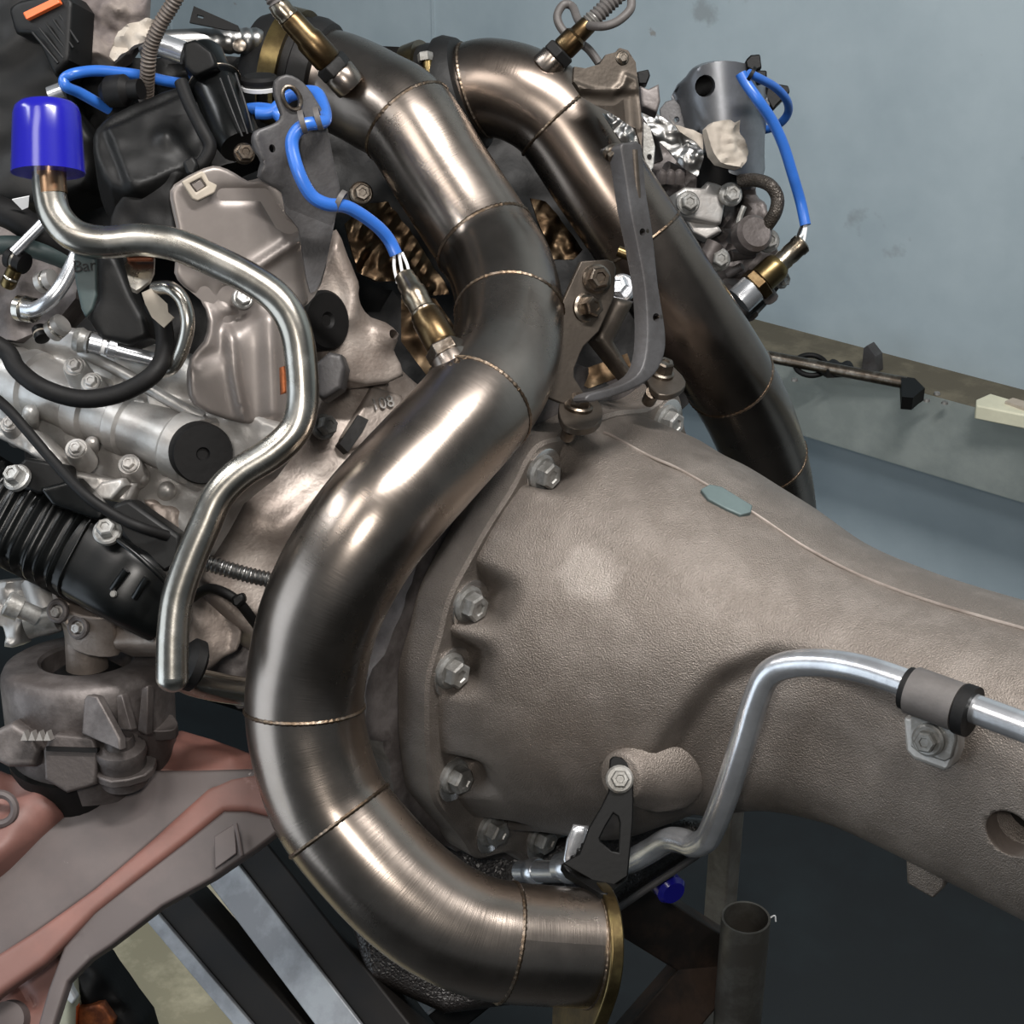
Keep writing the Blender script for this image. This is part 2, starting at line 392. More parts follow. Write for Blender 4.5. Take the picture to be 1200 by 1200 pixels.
obj('shaft', between(T(900, 418, .012), T(1062, 449, .012), .0085, 14), m_bolt, t)
obj('head', relief([(1056, 441), (1072, 443), (1084, 455), (1078, 459), (1070, 466), (1057, 465)], Plane(T(1068, 450, .02), Z), .018), m_matt, t)
o = obj('wood_wedge', relief([(1010, 432), (1012, 408), (1016, 405), (1026, 418), (1027, 437)], Plane(T(1018, 436), -Y), .02), m_brack); tag(o, 'small dark upright wedge on the ledge against the blue wall', 'wedge')
t = thing('socket_strip', T(1180, 478), 'cream plastic socket strip lying at the right end of the ledge', 'socket strip')
obj('case', relief([(1144, 468), (1160, 461), (1204, 474), (1290, 498), (1290, 514), (1204, 487), (1144, 475)], Plane(T(1170, 470, .022), Z), .02), m_cream, t, bevel=.002)
obj('socket_plate', relief([(1178, 470), (1187, 466), (1215, 474), (1206, 480)], Plane(T(1190, 472, .026), Z), .004), m_tag, t)
o = obj('cable_coil', ringtube(T(950, 428, .006), Vector((.2, -.3, 1)), .022, .004, 30), m_rub); tag(o, 'small black cable coil on the ledge behind the breaker bar', 'cable')
o = obj('folded_rag', relief([(962, 428), (975, 421), (996, 424), (1001, 430), (990, 432), (970, 433)], Plane(T(980, 428, .014), Z), .013, lambda x, y: .006 * nz(x, y, 9), 3), m_core); tag(o, 'dark crumpled rag on the ledge beside the cable coil', 'rag')

# ------------------------------------------------------------------ gearbox casting
gb = thing('gearbox', FL + Z * -.18, 'large sand-cast aluminium gearbox with flared bell housing and long tail', 'gearbox')
BOLTS = [(634, 554), (548, 708), (527, 786), (532, 910), (575, 972), (632, 982), (780, 494), (675, 480)]
ST = [(.014, .008, .168, .168, 2), (.045, .013, .162, .160, 2), (.075, .015, .155, .152, 2), (.1, .018, .146, .147, 2.02), (.13, .027, .132, .131, 2.1), (.16, .034, .119, .117, 2.2), (.21, .0435, .0965, .0935, 2.45),
      (.26, .049, .086, .0835, 2.7), (.30, .05, .0835, .083, 2.8), (.35, .05, .083, .0865, 2.8), (.42, .05, .083, .091, 2.8), (.6, .05, .083, .095, 2.8)]
bang = []
for (x, y) in BOLTS[:7]:
    b_ = onx(x, y, .014) - FL; bang.append((math.atan2(b_.z, -b_.y), math.hypot(b_.y, b_.z)))
def station(s):
    for i in range(len(ST) - 1):
        if ST[i][0] <= s <= ST[i + 1][0]: break
    a = ST[max(i - 1, 0)]; b = ST[i]; c = ST[i + 1]; e = ST[min(i + 2, len(ST) - 1)]; t = (s - b[0]) / (c[0] - b[0]); h = c[0] - b[0]; out = []
    for k in range(1, 5):
        m1 = (c[k] - a[k]) / (c[0] - a[0]); m2 = (e[k] - b[k]) / (e[0] - b[0])
        out.append((2 * t ** 3 - 3 * t * t + 1) * b[k] + (t ** 3 - 2 * t * t + t) * h * m1 + (-2 * t ** 3 + 3 * t * t) * c[k] + (t ** 3 - t * t) * h * m2)
    return out
CREASE = [(.125, -.10), (.15, -.02), (.172, .045), (.193, .088), (.22, .108), (.255, .112), (.30, .11), (.36, .1), (.6, .08)]  # (offset, height): the tube lies in the step below this line
def gsurf(s, th):                                                   # th: 0 = toward viewer (-Y), 90deg = up
    zc, w, hh, n = station(s)
    c, q = math.cos(th), math.sin(th)
    k = (abs(c) ** n + abs(q) ** n) ** (-1 / n)
    yy, z = -w * c * k, zc + hh * q * k
    # pockets around the flange bolts
    if s < .07:
        g = 1 - ss(.015, .062, s)
        for a, R in bang:
            d = abs((th - a + PI) % (2 * PI) - PI)
            f = (1 - ss(.05, .15, d)) * g
            if f > 0:
                rr = math.hypot(yy, z - zc); nr = rr - f * max(0, rr - (R - .018)); yy *= nr / rr; z = zc + (z - zc) * nr / rr
    # step for the cooler tube
    if c > 0 and s > .125:
        zz = None
        for i in range(len(CREASE) - 1):
            if CREASE[i][0] <= s <= CREASE[i + 1][0]:
                t = (s - CREASE[i][0]) / (CREASE[i + 1][0] - CREASE[i][0]); zz = CREASE[i][1] + t * (CREASE[i + 1][1] - CREASE[i][1])
        if zz is not None:
            f = (1 - ss(zz - .02, zz + .006, z)) * ss(zz - .13, zz - .05, z) * ss(.0, .3, c) * ss(.125, .16, s) * (1 - ss(.26, .4, s)); yy += .014 * f
    return FL + X * s + Y * yy + Z * z
def gtop(x, y, off=0):                                               # point of the casting seen at a pixel
    best = None
    for i in range(120):
        s = .014 + i * .004
        for j in range(130):
            th = -1.4 + j * .0265
            p = gsurf(s, th); v = p - CAM; d = v.dot(FW); px = 600 + FPX * v.dot(RT) / d; py = 600 - FPX * v.dot(UP) / d
            e = (px - x) ** 2 + (py - y) ** 2 + (d - .9) * 30
            if best is None or e < best[0]: best = (e, s, th)
    return best[1], best[2]
NS, NT = 130, 300
g = G()
svals = [.014 + (.6 - .014) * (i / (NS - 1)) ** 1.35 for i in range(NS)]
for s in svals:
    for j in range(NT): g.v.append(gsurf(s, 2 * PI * j / NT))
for i in range(NS - 1):
    for j in range(NT): g.f.append((i * NT + j, i * NT + (j + 1) % NT, (i + 1) * NT + (j + 1) % NT, (i + 1) * NT + j))
g.f.append(tuple(range(NT))); g.f.append(tuple((NS - 1) * NT + j for j in range(NT)))
m_bell = m_cast.copy(); m_bell.name = 'sand_cast_aluminium_highlit'  # casting copy with lamp glare painted in as a pale, noisy-edged spot
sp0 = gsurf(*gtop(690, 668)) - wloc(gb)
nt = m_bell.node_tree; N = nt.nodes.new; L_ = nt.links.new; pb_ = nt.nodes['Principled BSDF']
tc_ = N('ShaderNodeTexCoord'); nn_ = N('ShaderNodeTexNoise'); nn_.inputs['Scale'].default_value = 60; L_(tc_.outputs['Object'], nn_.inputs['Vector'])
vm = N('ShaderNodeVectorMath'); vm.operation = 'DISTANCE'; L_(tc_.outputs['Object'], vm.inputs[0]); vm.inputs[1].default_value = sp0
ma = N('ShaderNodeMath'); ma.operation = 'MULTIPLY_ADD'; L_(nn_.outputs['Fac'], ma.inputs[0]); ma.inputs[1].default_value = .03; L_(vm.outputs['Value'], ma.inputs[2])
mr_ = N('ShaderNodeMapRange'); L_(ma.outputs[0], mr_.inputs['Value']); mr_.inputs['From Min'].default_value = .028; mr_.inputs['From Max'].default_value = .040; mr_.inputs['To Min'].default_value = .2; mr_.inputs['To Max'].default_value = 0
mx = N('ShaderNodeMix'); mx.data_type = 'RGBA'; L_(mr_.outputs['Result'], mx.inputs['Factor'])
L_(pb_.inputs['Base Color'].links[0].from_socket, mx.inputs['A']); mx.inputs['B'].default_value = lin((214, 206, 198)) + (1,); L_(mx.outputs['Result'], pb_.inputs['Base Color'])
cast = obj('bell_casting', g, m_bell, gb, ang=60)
# hole through the tail side
hp = ony(1187, 973, -.078)
cut = obj('cutter', between(hp - Y * .05, hp + Y * .045, .0152, 40), m_core)
md = cast.modifiers.new('b', 'BOOLEAN'); md.operation = 'DIFFERENCE'; md.object = cut; md.solver = 'EXACT'
bpy.context.view_layer.update()
nm = bpy.data.meshes.new_from_object(cast.evaluated_get(bpy.context.evaluated_depsgraph_get()))
cast.modifiers.clear(); cast.data = nm; nm.name = 'bell_casting'; bpy.data.objects.remove(cut)
obj('bore_lip', lathe(hp - Y * .0, -Y, [(-.01, .0158), (.003, .0158), (.004, .0150), (-.01, .0148), (-.01, .0158)], 36, cap=False), m_cast2, gb)
obj('bore_shade_disc', lathe(hp + Y * .03, -Y, [(0, .015), (.004, .015), (.005, .012)], 30), m_core, gb)  # near-black disc stands in for the dark inside the through hole
# flange ring with scalloped rim
fp = G(); n = 160; ro = []
for j in range(n):
    a = 2 * PI * j / n; r = .1795
    for ba, R in bang: 
        d = abs((a - ba + PI) % (2 * PI) - PI); r = max(r, .1795 + (R + .024 - .1795) * math.exp(-(d / .12) ** 2))
    ro.append(r)
for s_, k in ((-.012, 0), (.013, 0), (.0155, -.0025)):
    for j in range(n):
        a = 2 * PI * j / n; fp.v.append(FL + X * s_ - Y * math.cos(a) * (ro[j] + k) + Z * math.sin(a) * (ro[j] + k))
for i in range(2):
    for j in range(n): fp.f.append((i * n + j, i * n + (j + 1) % n, (i + 1) * n + (j + 1) % n, (i + 1) * n + j))
fp.f.append(tuple(range(n))); fp.f.append(tuple(2 * n + j for j in range(n)))
obj('mounting_flange', fp, m_cast, gb)
for (x, y) in BOLTS:
    p = onx(x, y, .018)
    if (x, y) != (675, 480):
        obj('spot_face', lathe(onx(x, y, .014), X, [(0, .0185), (.0028, .0185), (.0035, .0175)], 28), m_spot, gb)
        bolt(gb, p, X + Vector((0, -.05, .02)), .0098, m_zinc, 1.35, .9)
# casting seam along the top
sp = []
for (x, y) in [(708, 494), (722, 506), (760, 528), (800, 550), (880, 598), (940, 640), (1000, 675), (1050, 693), (1100, 708), (1150, 722), (1200, 735), (1260, 750)]:
    q = ony(x, y, 0); s_ = max(.015, min(.59, q.x - FL.x)); zc_, w_, h_, n_ = station(s_); sp.append(FL + X * s_ + Z * (zc_ + h_ + .0004))
sm = [Vector(a) for a in cr([tuple(q) for q in sp], 8)]
obj('casting_seam', sweep(sm, .0012, 8), m_cast2, gb)
# machined pad on the seam
pd = Plane(ony(852, 586, -.006) + Z * .0008, Vector((.24, -.16, .95)))
obj('machined_pad', relief([(821, 573), (832, 567), (846, 570), (882, 592), (880, 600), (868, 603), (852, 596), (830, 584)], pd, .012), m_pad, gb, bevel=.0008)
# bottom lug
lp = Plane(ony(1085, 1030, -.06), -Y + X * .1)
obj('lug', relief([(1060, 985), (1062, 1036), (1093, 1054), (1107, 1040), (1110, 1000)], lp, .03), m_cast, gb, bevel=.002)
# boss carrying the black bracket
bs, bt = gtop(735, 912); bc = gsurf(bs, bt)
bn = (X * .55 - Y * .8 + Z * .0).normalized()
bp_ = P(727, 911, (bc - CAM).dot(FW) - .016)
b0 = bc + X * .004 + Y * .034 - Z * .002; bl = (bp_ - b0).length
obj('bracket_boss', lathe(b0, bp_ - b0, [(0, .036), (bl * .3, .033), (bl * .55, .027), (bl * .75, .022), (bl - .004, .0178), (bl - .001, .0168), (bl, .0155)], 36), m_cast, gb)
# black triangular bracket
bd = (bp_ - CAM).dot(FW) - .003
bpn = pl(726, 913, bd - .004, 0, -.01)
tb = thing('triangular_bracket', bpn.at(710, 1045), 'black triangular steel bracket bolted to the bell housing above the pipe flange', 'bracket')
obj('plate', relief([(714.6, 890), (719, 886), (728, 887.5), (737, 894), (744, 904), (742, 915), (742.6, 937), (742, 963), (736, 1027), (712, 1043), (659, 1012), (679, 1001), (690, 970), (703, 948), (713, 928)], bpn, .004,
    holes=[[(719, 953.5), (724, 957), (726, 964), (725, 999), (717, 997), (704, 986), (703, 982), (710, 968)]]), m_matt, tb, bevel=.001)
fo = pl(686, 1022, bd - .004, .03, -.16)
obj('foot', relief([(658, 1012), (681, 999), (722, 1005), (737, 1022), (735, 1030), (712, 1048), (704, 1046), (664, 1021)], fo, .005), m_matt, tb, bevel=.001)
bolt(tb, bpn.at(726, 913, .001), bpn.n, .0062, m_zinc, 1.5, .8)
for (x, y) in ((683, 1009), (705, 1022)): bolt(tb, fo.at(x, y, .002), fo.n, .0062, m_matt, 1.4, .9, stud=.004)

# cooler tube on the gearbox
ct = thing('cooler_tube', ony(830, 980, -.12), 'polished bent cooler tube running along the gearbox side', 'tube')
cp = [(1330, 900, -.098), (1200, 852, -.098), (1130, 826, -.098), (1060, 800, -.098), (1010, 784, -.098), (965, 777, -.099), (925, 779, -.102), (900, 791, -.106), (886, 820, -.11), (873, 862, -.114), (851, 930, -.118), (834, 973, -.118), (826, 985, -.116), (813, 990, -.113), (798, 985, -.11), (782, 985, -.108), (760, 998, -.105), (735, 1010, -.10), (690, 1019, -.095), (655, 1021, -.09), (610, 1021, -.085)]
pts = [ony(*q) for q in cr(cp, 8)]
obj('tube', sweep(pts, .0086, 24), m_chrome, ct)
e1, e2 = ony(665, 1021, -.091), ony(632, 1021, -.087); ax = e2 - e1
obj('end_sleeve', lathe(ony(690, 1016, -.095), ax, [(0, .0105), (.016, .0108), (.020, .0125), (.026, .0125), (.027, .0112), (.034, .0112)], 24), m_chrome, ct)
obj('collar', lathe(e2, ax, [(0, .0095), (.003, .0108), (.008, .0108), (.012, .0095)], 24), m_chrome, ct)
o = obj('hose_bracket', relief([(672, 967), (690, 969), (688, 985), (678, 1002), (664, 1020), (660, 1008), (664, 985)], pl(675, 995, bd + .03, 0, 0), .004, rnd=8, rh=.002, step=5), m_chrome); tag(o, 'small bright steel tongue behind the black triangular bracket', 'bracket')
cl = thing('pipe_clamp', ony(1090, 880, -.1), 'steel P clamp with black rubber sleeve holding the cooler tube', 'clamp')
ca, cb = ony(1062, 806, -.099), ony(1138, 834, -.099); cax = (cb - ca).normalized()
obj('rubber_sleeve', lathe(ca, cax, [(0, .0128), ((cb - ca).length, .0128)], 28), m_rub, cl)
obj('sleeve_lip', lathe(cb - cax * .006, cax, [(0, .0128), (0, .0150), (.007, .0150), (.007, .0128)], 28), m_rub, cl)
obj('strap', lathe(ca + cax * .004, cax, [(0, .0128), (0, .0142), ((cb - ca).length * .72, .0142), ((cb - ca).length * .72, .0128)], 28), m_grey, cl)
cpn = Plane(ony(1090, 868, -.0935), -Y + Z * .25 + X * .05)
obj('tab', relief([(1067, 838), (1118, 845), (1120, 868), (1115, 888), (1106, 893), (1076, 882), (1067, 875)], cpn, .004), m_zinc, cl, bevel=.001)
obj('backing_boss', relief([(1058, 840), (1122, 850), (1122, 880), (1113, 900), (1104, 903), (1070, 890), (1061, 880)], Plane(cpn.p - cpn.n * .005, cpn.n), .022), m_castl, cl, bevel=.002)
bolt(cl, cpn.at(1088, 867, .0015), cpn.n, .0066, m_zinc, 1.5, .8)

# ------------------------------------------------------------------ down pipes
RP = .038
def wedge_weld(pts, i, R, parent):
    t = (pts[min(i + 1, len(pts) - 1)] - pts[max(i - 1, 0)]).normalized()
    obj('weld_bead', ringtube(pts[i], t, R - .0004, .0015, 180, 6, .16, 60), m_weld, parent)
dp = thing('downpipe', P(470, 1100, 1.07), 'front brushed stainless S-shaped downpipe curving down past the bell housing', 'exhaust pipe')
D1 = [(378, 92, 1.245), (405, 100, 1.24), (440, 118, 1.225), (478, 143, 1.21), (522, 211, 1.2), (568, 282, 1.185), (588, 318, 1.165), (597, 368, 1.135), (588, 425, 1.1), (560, 474, 1.06), (508, 532, 1.035), (455, 590, 1.015), (425, 628, 1.01), (396, 675, 1.012), (373, 727, 1.02), (361, 780, 1.03), (357, 830, 1.036), (364, 880, 1.038), (380, 930, 1.038), (398, 962, 1.037), (432, 1003, 1.034), (470, 1042, 1.032), (510, 1073, 1.032), (552, 1094, 1.034), (593, 1104, 1.038), (640, 1108, 1.046), (690, 1111, 1.054)]
D1W = [3, 5, 7, 9, 16, 19, 24, 26]
def build_pipe(D, welds, R, parent, m):
    n = 10; pts = PW(D, n); cuts = [0] + [w * n for w in welds]
    if cuts[-1] != len(pts) - 1: cuts.append(len(pts) - 1)
    for a, b in zip(cuts[:-1], cuts[1:]):
        A = (pts[a + 1] - pts[a]).normalized().dot((pts[b] - pts[b - 1]).normalized())
        obj('straight_tube' if A > .985 else 'elbow', sweep(pts[a:b + 1], R, 64, cap=False), m, parent)
    for w in welds: wedge_weld(pts, w * n, R, parent)
    return pts
pts1 = build_pipe(D1, D1W, RP, dp, m_pipe)
# inlet flange, clamp
ta = (pts1[0] - pts1[4]).normalized()
obj('inlet_flange', lathe(pts1[0] - ta * .004, ta, [(0, .0385), (.002, .042), (.010, .0445), (.016, .0445), (.018, .042), (.026, .042)], 56), m_core, dp)
vb = thing('band_clamp', P(360, 85, 1.26), 'gold zinc V band clamp on the front downpipe inlet', 'clamp')
obj('band', lathe(pts1[0] + ta * .020, ta, [(0, .042), (0, .047), (.014, .047), (.014, .042)], 56), m_gold, vb)
obj('turbo_outlet', lathe(pts1[0] + ta * .034, ta, [(0, .042), (.012, .040), (.02, .036)], 48), m_core, vb)
# outlet flange plate
te = (pts1[-1] - pts1[-6]).normalized()
upv = (Z - te * Z.dot(te)).normalized(); sd = te.cross(upv)
fpn = G(); nn = 64
for t in (-.0045, .0045):
    for j in range(nn):
        a = 2 * PI * j / nn; ru = .088 if math.sin(a) < 0 else .044
        fpn.v.append(pts1[-1] + te * (t + .004) + upv * (math.sin(a) * ru - .002) + sd * math.cos(a) * .045)
for j in range(nn): fpn.f.append((j, (j + 1) % nn, nn + (j + 1) % nn, nn + j))
fpn.f.append(tuple(range(nn))); fpn.f.append(tuple(nn + j for j in range(nn)))
fo_ = obj('outlet_flange', fpn, m_gold, dp, bevel=.0012); fo_['label'] = 'brass-tinted outlet flange plate'

dq = thing('downpipe', P(900, 600, 1.6), 'rear darker stainless downpipe running behind the strap bracket to the right', 'exhaust pipe')
D2 = [(552, 108, 1.285), (575, 103, 1.28), (615, 113, 1.275), (655, 142, 1.275), (700, 208, 1.28), (748, 280, 1.29), (800, 360, 1.31), (828, 402, 1.33), (855, 444, 1.36), (878, 487, 1.41), (896, 535, 1.47), (908, 590, 1.53), (912, 650, 1.58)]
pts2 = build_pipe(D2, [3, 5, 8, 10], RP, dq, m_pipe2)
wedge_weld(pts2, 4, RP, dq)
ta2 = (pts2[0] - pts2[4]).normalized()
obj('inlet_flange', lathe(pts2[0] - ta2 * .002, ta2, [(0, .0385), (.002, .044), (.010, .0485), (.016, .0485), (.018, .0445), (.024, .047), (.034, .047)], 56), m_core, dq)
vb2 = thing('band_clamp', P(520, 90, 1.3), 'gold zinc V band clamp on the rear downpipe inlet', 'clamp')
obj('band', lathe(pts2[0] + ta2 * .028, ta2, [(0, .045), (0, .0515), (.013, .0515), (.013, .045)], 56), m_gold, vb2)
obj('turbo_outlet', lathe(pts2[0] + ta2 * .041, ta2, [(0, .044), (.02, .042), (.03, .036)], 48), m_core, vb2)
obj('clamp_bolt', between(P(500, 62, 1.25), P(504, 98, 1.25), .0042, 12), m_gold, vb2)
bolt(vb2, P(499, 72, 1.25), P(499, 62, 1.25) - P(500, 72, 1.25), .0062, m_zinc, 0, .8, name='clamp_nut')

# ------------------------------------------------------------------ oxygen sensors
def sensor(A, B, label, dA, prof, mats=None):
    """A: seat on the pipe, B: wire end; prof: pieces (name, material, [(fraction, px radius)...])"""
    a, b = P(A[0], A[1], dA[0]), P(B[0], B[1], dA[1]); ax = b - a; L = ax.length; k = (dA[0] + dA[1]) / 2 / FPX
    t = thing('oxygen_sensor', a, label, 'sensor')
    for nm_, m, pr in prof:
        if nm_ == 'hex_nut':
            u = ax.normalized(); q = pr
            g = G(); e1_ = u.orthogonal().normalized(); e2_ = u.cross(e1_); vs = []
            for f, r in q:
                for j in range(6): vs.append(a + ax * f + (e1_ * math.cos(PI * j / 3 + .3) + e2_ * math.sin(PI * j / 3 + .3)) * r * k)
            fs = [(i * 6 + j, i * 6 + (j + 1) % 6, i * 6 + 6 + (j + 1) % 6, i * 6 + 6 + j) for i in range(len(q) - 1) for j in range(6)] + [tuple(range(6)), tuple((len(q) - 1) * 6 + j for j in range(6))]
            g.add(vs, fs); obj('hex_nut', g, m, t, bevel=.0006)
        else: obj(nm_, lathe(a, ax, [(f * L, r * k) for f, r in pr], 28), m, t)
    return t
std = [('bung', m_pipe, [(0, 24), (.04, 25), (.16, 24), (.18, 21)]),
       ('hex_nut', m_bolt, [(.17, 22), (.18, 24), (.27, 24), (.28, 22)]),
       ('body', m_brass, [(.27, 17), (.29, 18.5), (.30, 19.5), (.55, 19.5), (.57, 18), (.60, 18), (.61, 15)]),
       ('crimp_shell', m_sens, [(.59, 16.5), (.62, 17), (.64, 14.5), (.74, 14.5), (.76, 15.5), (.83, 15.5), (.85, 13.5), (.92, 13.5), (.94, 12), (.99, 12), (1, 10)])]
s1 = sensor((538, 440), (473, 322), 'oxygen sensor with white wires screwed into the front downpipe elbow', (1.05, 1.08), std)
obj('weld_ring', ringtube(P(538, 438, 1.05), P(473, 322, 1.08) - P(538, 440, 1.05), .0145, .003, 60, 8, .3, 20), m_weld, s1)
std2 = [('bung', m_chrome, [(0, 17), (.02, 17.5), (.22, 17.5), (.24, 15)]),
        ('hex_nut', m_brass, [(.22, 19), (.23, 21), (.34, 21), (.35, 19)]),
        ('body', m_gold, [(.34, 15), (.36, 17), (.56, 17), (.60, 16), (.64, 14)]),
        ('crimp_shell', m_sens, [(.62, 12.5), (.65, 12.5), (.67, 11.5), (.72, 12), (.74, 11), (.80, 12), (.9, 11.5), (.92, 12.5), (.98, 12.5), (1, 10)])]
s2 = sensor((866, 353), (941, 284), 'oxygen sensor screwed into the rear downpipe beside the blue wall', (1.40, 1.40), std2)
std3 = [('bung', m_pipe, [(0, 19), (.02, 20), (.17, 20), (.19, 18)]),
        ('hex_nut', m_core, [(.17, 18), (.19, 21), (.28, 21), (.30, 19)]),
        ('body', m_brass, [(.29, 15), (.32, 17), (.56, 17), (.60, 14.5), (.80, 14), (.83, 12)]),
        ('crimp_shell', m_sens, [(.80, 12), (.83, 13.5), (.86, 12), (.92, 13), (.97, 11), (1, 10)])]
s3 = sensor((412, 102), (322, 2), 'oxygen sensor standing on the front downpipe inlet at the top left', (1.19, 1.16), std3)
std4 = [('bung', m_pipe, [(0, 17), (.02, 18), (.22, 18), (.24, 16)]),
        ('hex_nut', m_core, [(.22, 17), (.24, 20), (.36, 20), (.38, 17)]),
        ('body', m_brass, [(.37, 13), (.40, 14.5), (.62, 14.5), (.66, 11.5), (.86, 11), (.9, 9)]),
        ('crimp_shell', m_zinc, [(.87, 9.5), (.9, 11.5), (.92, 9.5), (.95, 11.5), (.98, 9.5), (1, 9)])]
s4 = sensor((636, 82), (698, 20), 'oxygen sensor on the rear downpipe with a grey looped lead', (1.25, 1.24), std4)
def cable(name, pts, rpx, m, label, cat='cable', seg_=14, n=8, **k):
    return tag(obj(name, hose(pts, rpx, n, seg_, **k), m), label, cat)
def loom(pts, rpx, n=14, pitch=.0035, depth=.1):
    d = pts[len(pts) // 2][2]; w = PW(pts, 40); r0 = rpx * d / FPX; L = 0; rr = []
    for i, p in enumerate(w):
        if i: L += (p - w[i - 1]).length
        rr.append(r0 * (1 + depth * math.sin(2 * PI * L / pitch)))
    return sweep(w, rr, n)
# wires out of sensors
for i, (a, b) in enumerate((((466, 332), (462, 296)), ((473, 330), (467, 294)), ((480, 327), (471, 296)))):
    obj('wire', hose([(a[0], a[1], 1.08), ((a[0] + b[0]) / 2 + (i - 1) * 2, (a[1] + b[1]) / 2, 1.078), (b[0], b[1], 1.078)], 1.9, 6, 8), m_white, s1)
for i, (a, b) in enumerate((((936, 283), (941, 262)), ((941, 286), (945, 262)), ((932, 281), (943, 262)))):
    obj('wire', hose([(a[0], a[1], 1.4), ((a[0] + b[0]) / 2 + 3 * i - 3, (a[1] + b[1]) / 2 + 3, 1.4), (b[0], b[1], 1.4)], 1.7, 6, 8), m_white if i else m_black, s2)
obj('lead', loom([(326, 6, 1.16), (318, -10, 1.16), (305, -40, 1.17)], 10.5), m_grey, s3)
obj('lead', loom([(694, 24, 1.24), (712, 6, 1.24), (732, -14, 1.24), (745, -40, 1.24)], 9.5), m_grey, s4)
cable('looped_lead', [(740, 0, 1.22), (738, 12, 1.22), (722, 26, 1.22), (702, 31, 1.225), (680, 26, 1.25), (671, 8, 1.27), (660, 6, 1.27), (653, 20, 1.27), (660, 36, 1.27), (676, 48, 1.27), (690, 58, 1.27), (702, 74, 1.27)], 5, m_grey, 'grey rubber lead looped behind the sensor at top centre')

# blue sleeved cables
bl1 = cable('sensor_cable', [(300, 132, 1.1), (318, 131, 1.1), (340, 112, 1.1), (368, 108, 1.085), (378, 122, 1.07), (381, 140, 1.045), (372, 144, 1.035), (358, 146, 1.03), (346, 156, 1.03), (342, 172, 1.03), (350, 202, 1.03), (364, 228, 1.035), (382, 239, 1.04), (408, 243, 1.05), (438, 262, 1.065), (455, 280, 1.075), (464, 298, 1.078)], 8, m_blue, 'blue sleeved cable draped over the grey lifting bracket to the front sensor')
cable('sensor_cable', [(868, 86, 1.36), (874, 97, 1.36), (888, 117, 1.36), (905, 142, 1.37), (918, 170, 1.38), (929, 205, 1.39), (938, 236, 1.4), (944, 264, 1.4)], 6.6, m_blue, 'blue sleeved cable hanging in front of the blue wall to the rear sensor')
cable('cable_loop', [(878, 86, 1.37), (890, 92, 1.38), (908, 102, 1.4), (921, 116, 1.42), (924, 130, 1.44), (917, 142, 1.45), (904, 150, 1.46), (890, 153, 1.47)], 5, m_blue, 'short blue cable loop behind the pale cone shield')
cable('sensor_cable', [(128, 128, 1.14), (110, 118, 1.13), (92, 108, 1.12), (77, 101, 1.11), (76, 92, 1.11), (88, 86, 1.11), (112, 83, 1.12), (140, 85, 1.13), (168, 89, 1.14), (195, 95, 1.15), (215, 98, 1.16)], 6.6, m_blue, 'blue sleeved cable bent back behind the blue-capped pipe')
cable('cable_end', [(290, 128, 1.12), (305, 127, 1.11), (322, 131, 1.1), (333, 146, 1.1), (326, 150, 1.1)], 7, m_blue, 'short bright blue cable end left of the lifting bracket eye')
for c, lab in (((355, 143, 1.03), 'dark cable tie on the lifting bracket by its eye'), ((373, 139, 1.035), 'dark cable tie at the right edge of the lifting bracket'), ((399, 236, 1.046), 'dark cable tie round the blue cable above the sensor')):
    ax = P(c[0] + 8, c[1] - 2, c[2]) - P(*c) if c[1] < 200 else P(c[0] + 8, c[1] + 4, c[2]) - P(*c)
    tag(obj('cable_tie', band(P(*c), ax, .0062, .0035, .0013, 24), m_grey), lab, 'cable tie')
for c, lab in (((880, 88, 1.36), 'black cable tie holding the blue cables to the pale cone shield'),):
    tag(obj('cable_tie', band(P(*c), RT + UP * -.6, .0065, .003, .0013, 24), m_matt), lab, 'cable tie')
tag(obj('corrugated_loom', loom([(222, -40, 1.09), (206, -2, 1.1), (187, 30, 1.11), (176, 58, 1.12), (173, 85, 1.13), (171, 118, 1.15)], 8.6, 16, .0028, .09), m_hose), 'brown-grey corrugated wiring loom rising beside the black housing', 'hose')

# ------------------------------------------------------------------ centre brackets
hb = thing('hanger_bracket', P(680, 500, 1.16), 'brown-grey steel hanger plate with two large bolts between the downpipes', 'bracket')
hpn = pl(690, 380, 1.14, .02, .0)
obj('plate', relief([(681, 306), (712, 304), (719, 307), (722, 314), (721, 333), (720, 348), (702, 388), (684, 406), (680, 414), (673, 432), (673, 442), (690, 469), (672, 478), (642, 466), (652, 428), (658, 388), (657, 359), (675, 319)], hpn, .005,
    holes=[ell(684, 362, 12, 9, 20)]), m_brack2, hb, bevel=.0008)
obj('back_plate', relief([(664, 346), (702, 346), (702, 378), (664, 378)], Plane(hpn.p - hpn.n * .008, hpn.n), .004), m_core, hb)
bolt(hb, hpn.at(699, 327, .001), hpn.n + RT * -.05, .0078, m_bolt, 1.35, 1.0)
bolt(hb, hpn.at(687, 361, -.002), hpn.n + RT * .3, .0074, m_bolt, 1.5, 1.3)
hf = pl(680, 484, 1.125, .02, -.12)
obj('foot', relief([(655, 474), (668, 463), (690, 461), (704, 474), (706, 489), (696, 500), (678, 503), (660, 496)], hf, .005, smooth=3), m_brack2, hb, bevel=.0008)
bolt(hb, hf.at(678, 477, .001), hf.n, .0072, m_bolt, 1.4, .9)
obj('stud', between(hf.at(668, 503, -.004), hf.at(664, 512, -.012), .005, 14), m_bolt, hb)
ob = obj('cross_brace', relief([(722, 347), (746, 352), (722, 400), (746, 440), (738, 446), (700, 398), (700, 388)], pl(720, 380, 1.17, .02, 0), .02, rnd=10, rh=.006, step=4), m_brack2); tag(ob, 'brown-grey folded brace right of the hanger plate', 'bracket')
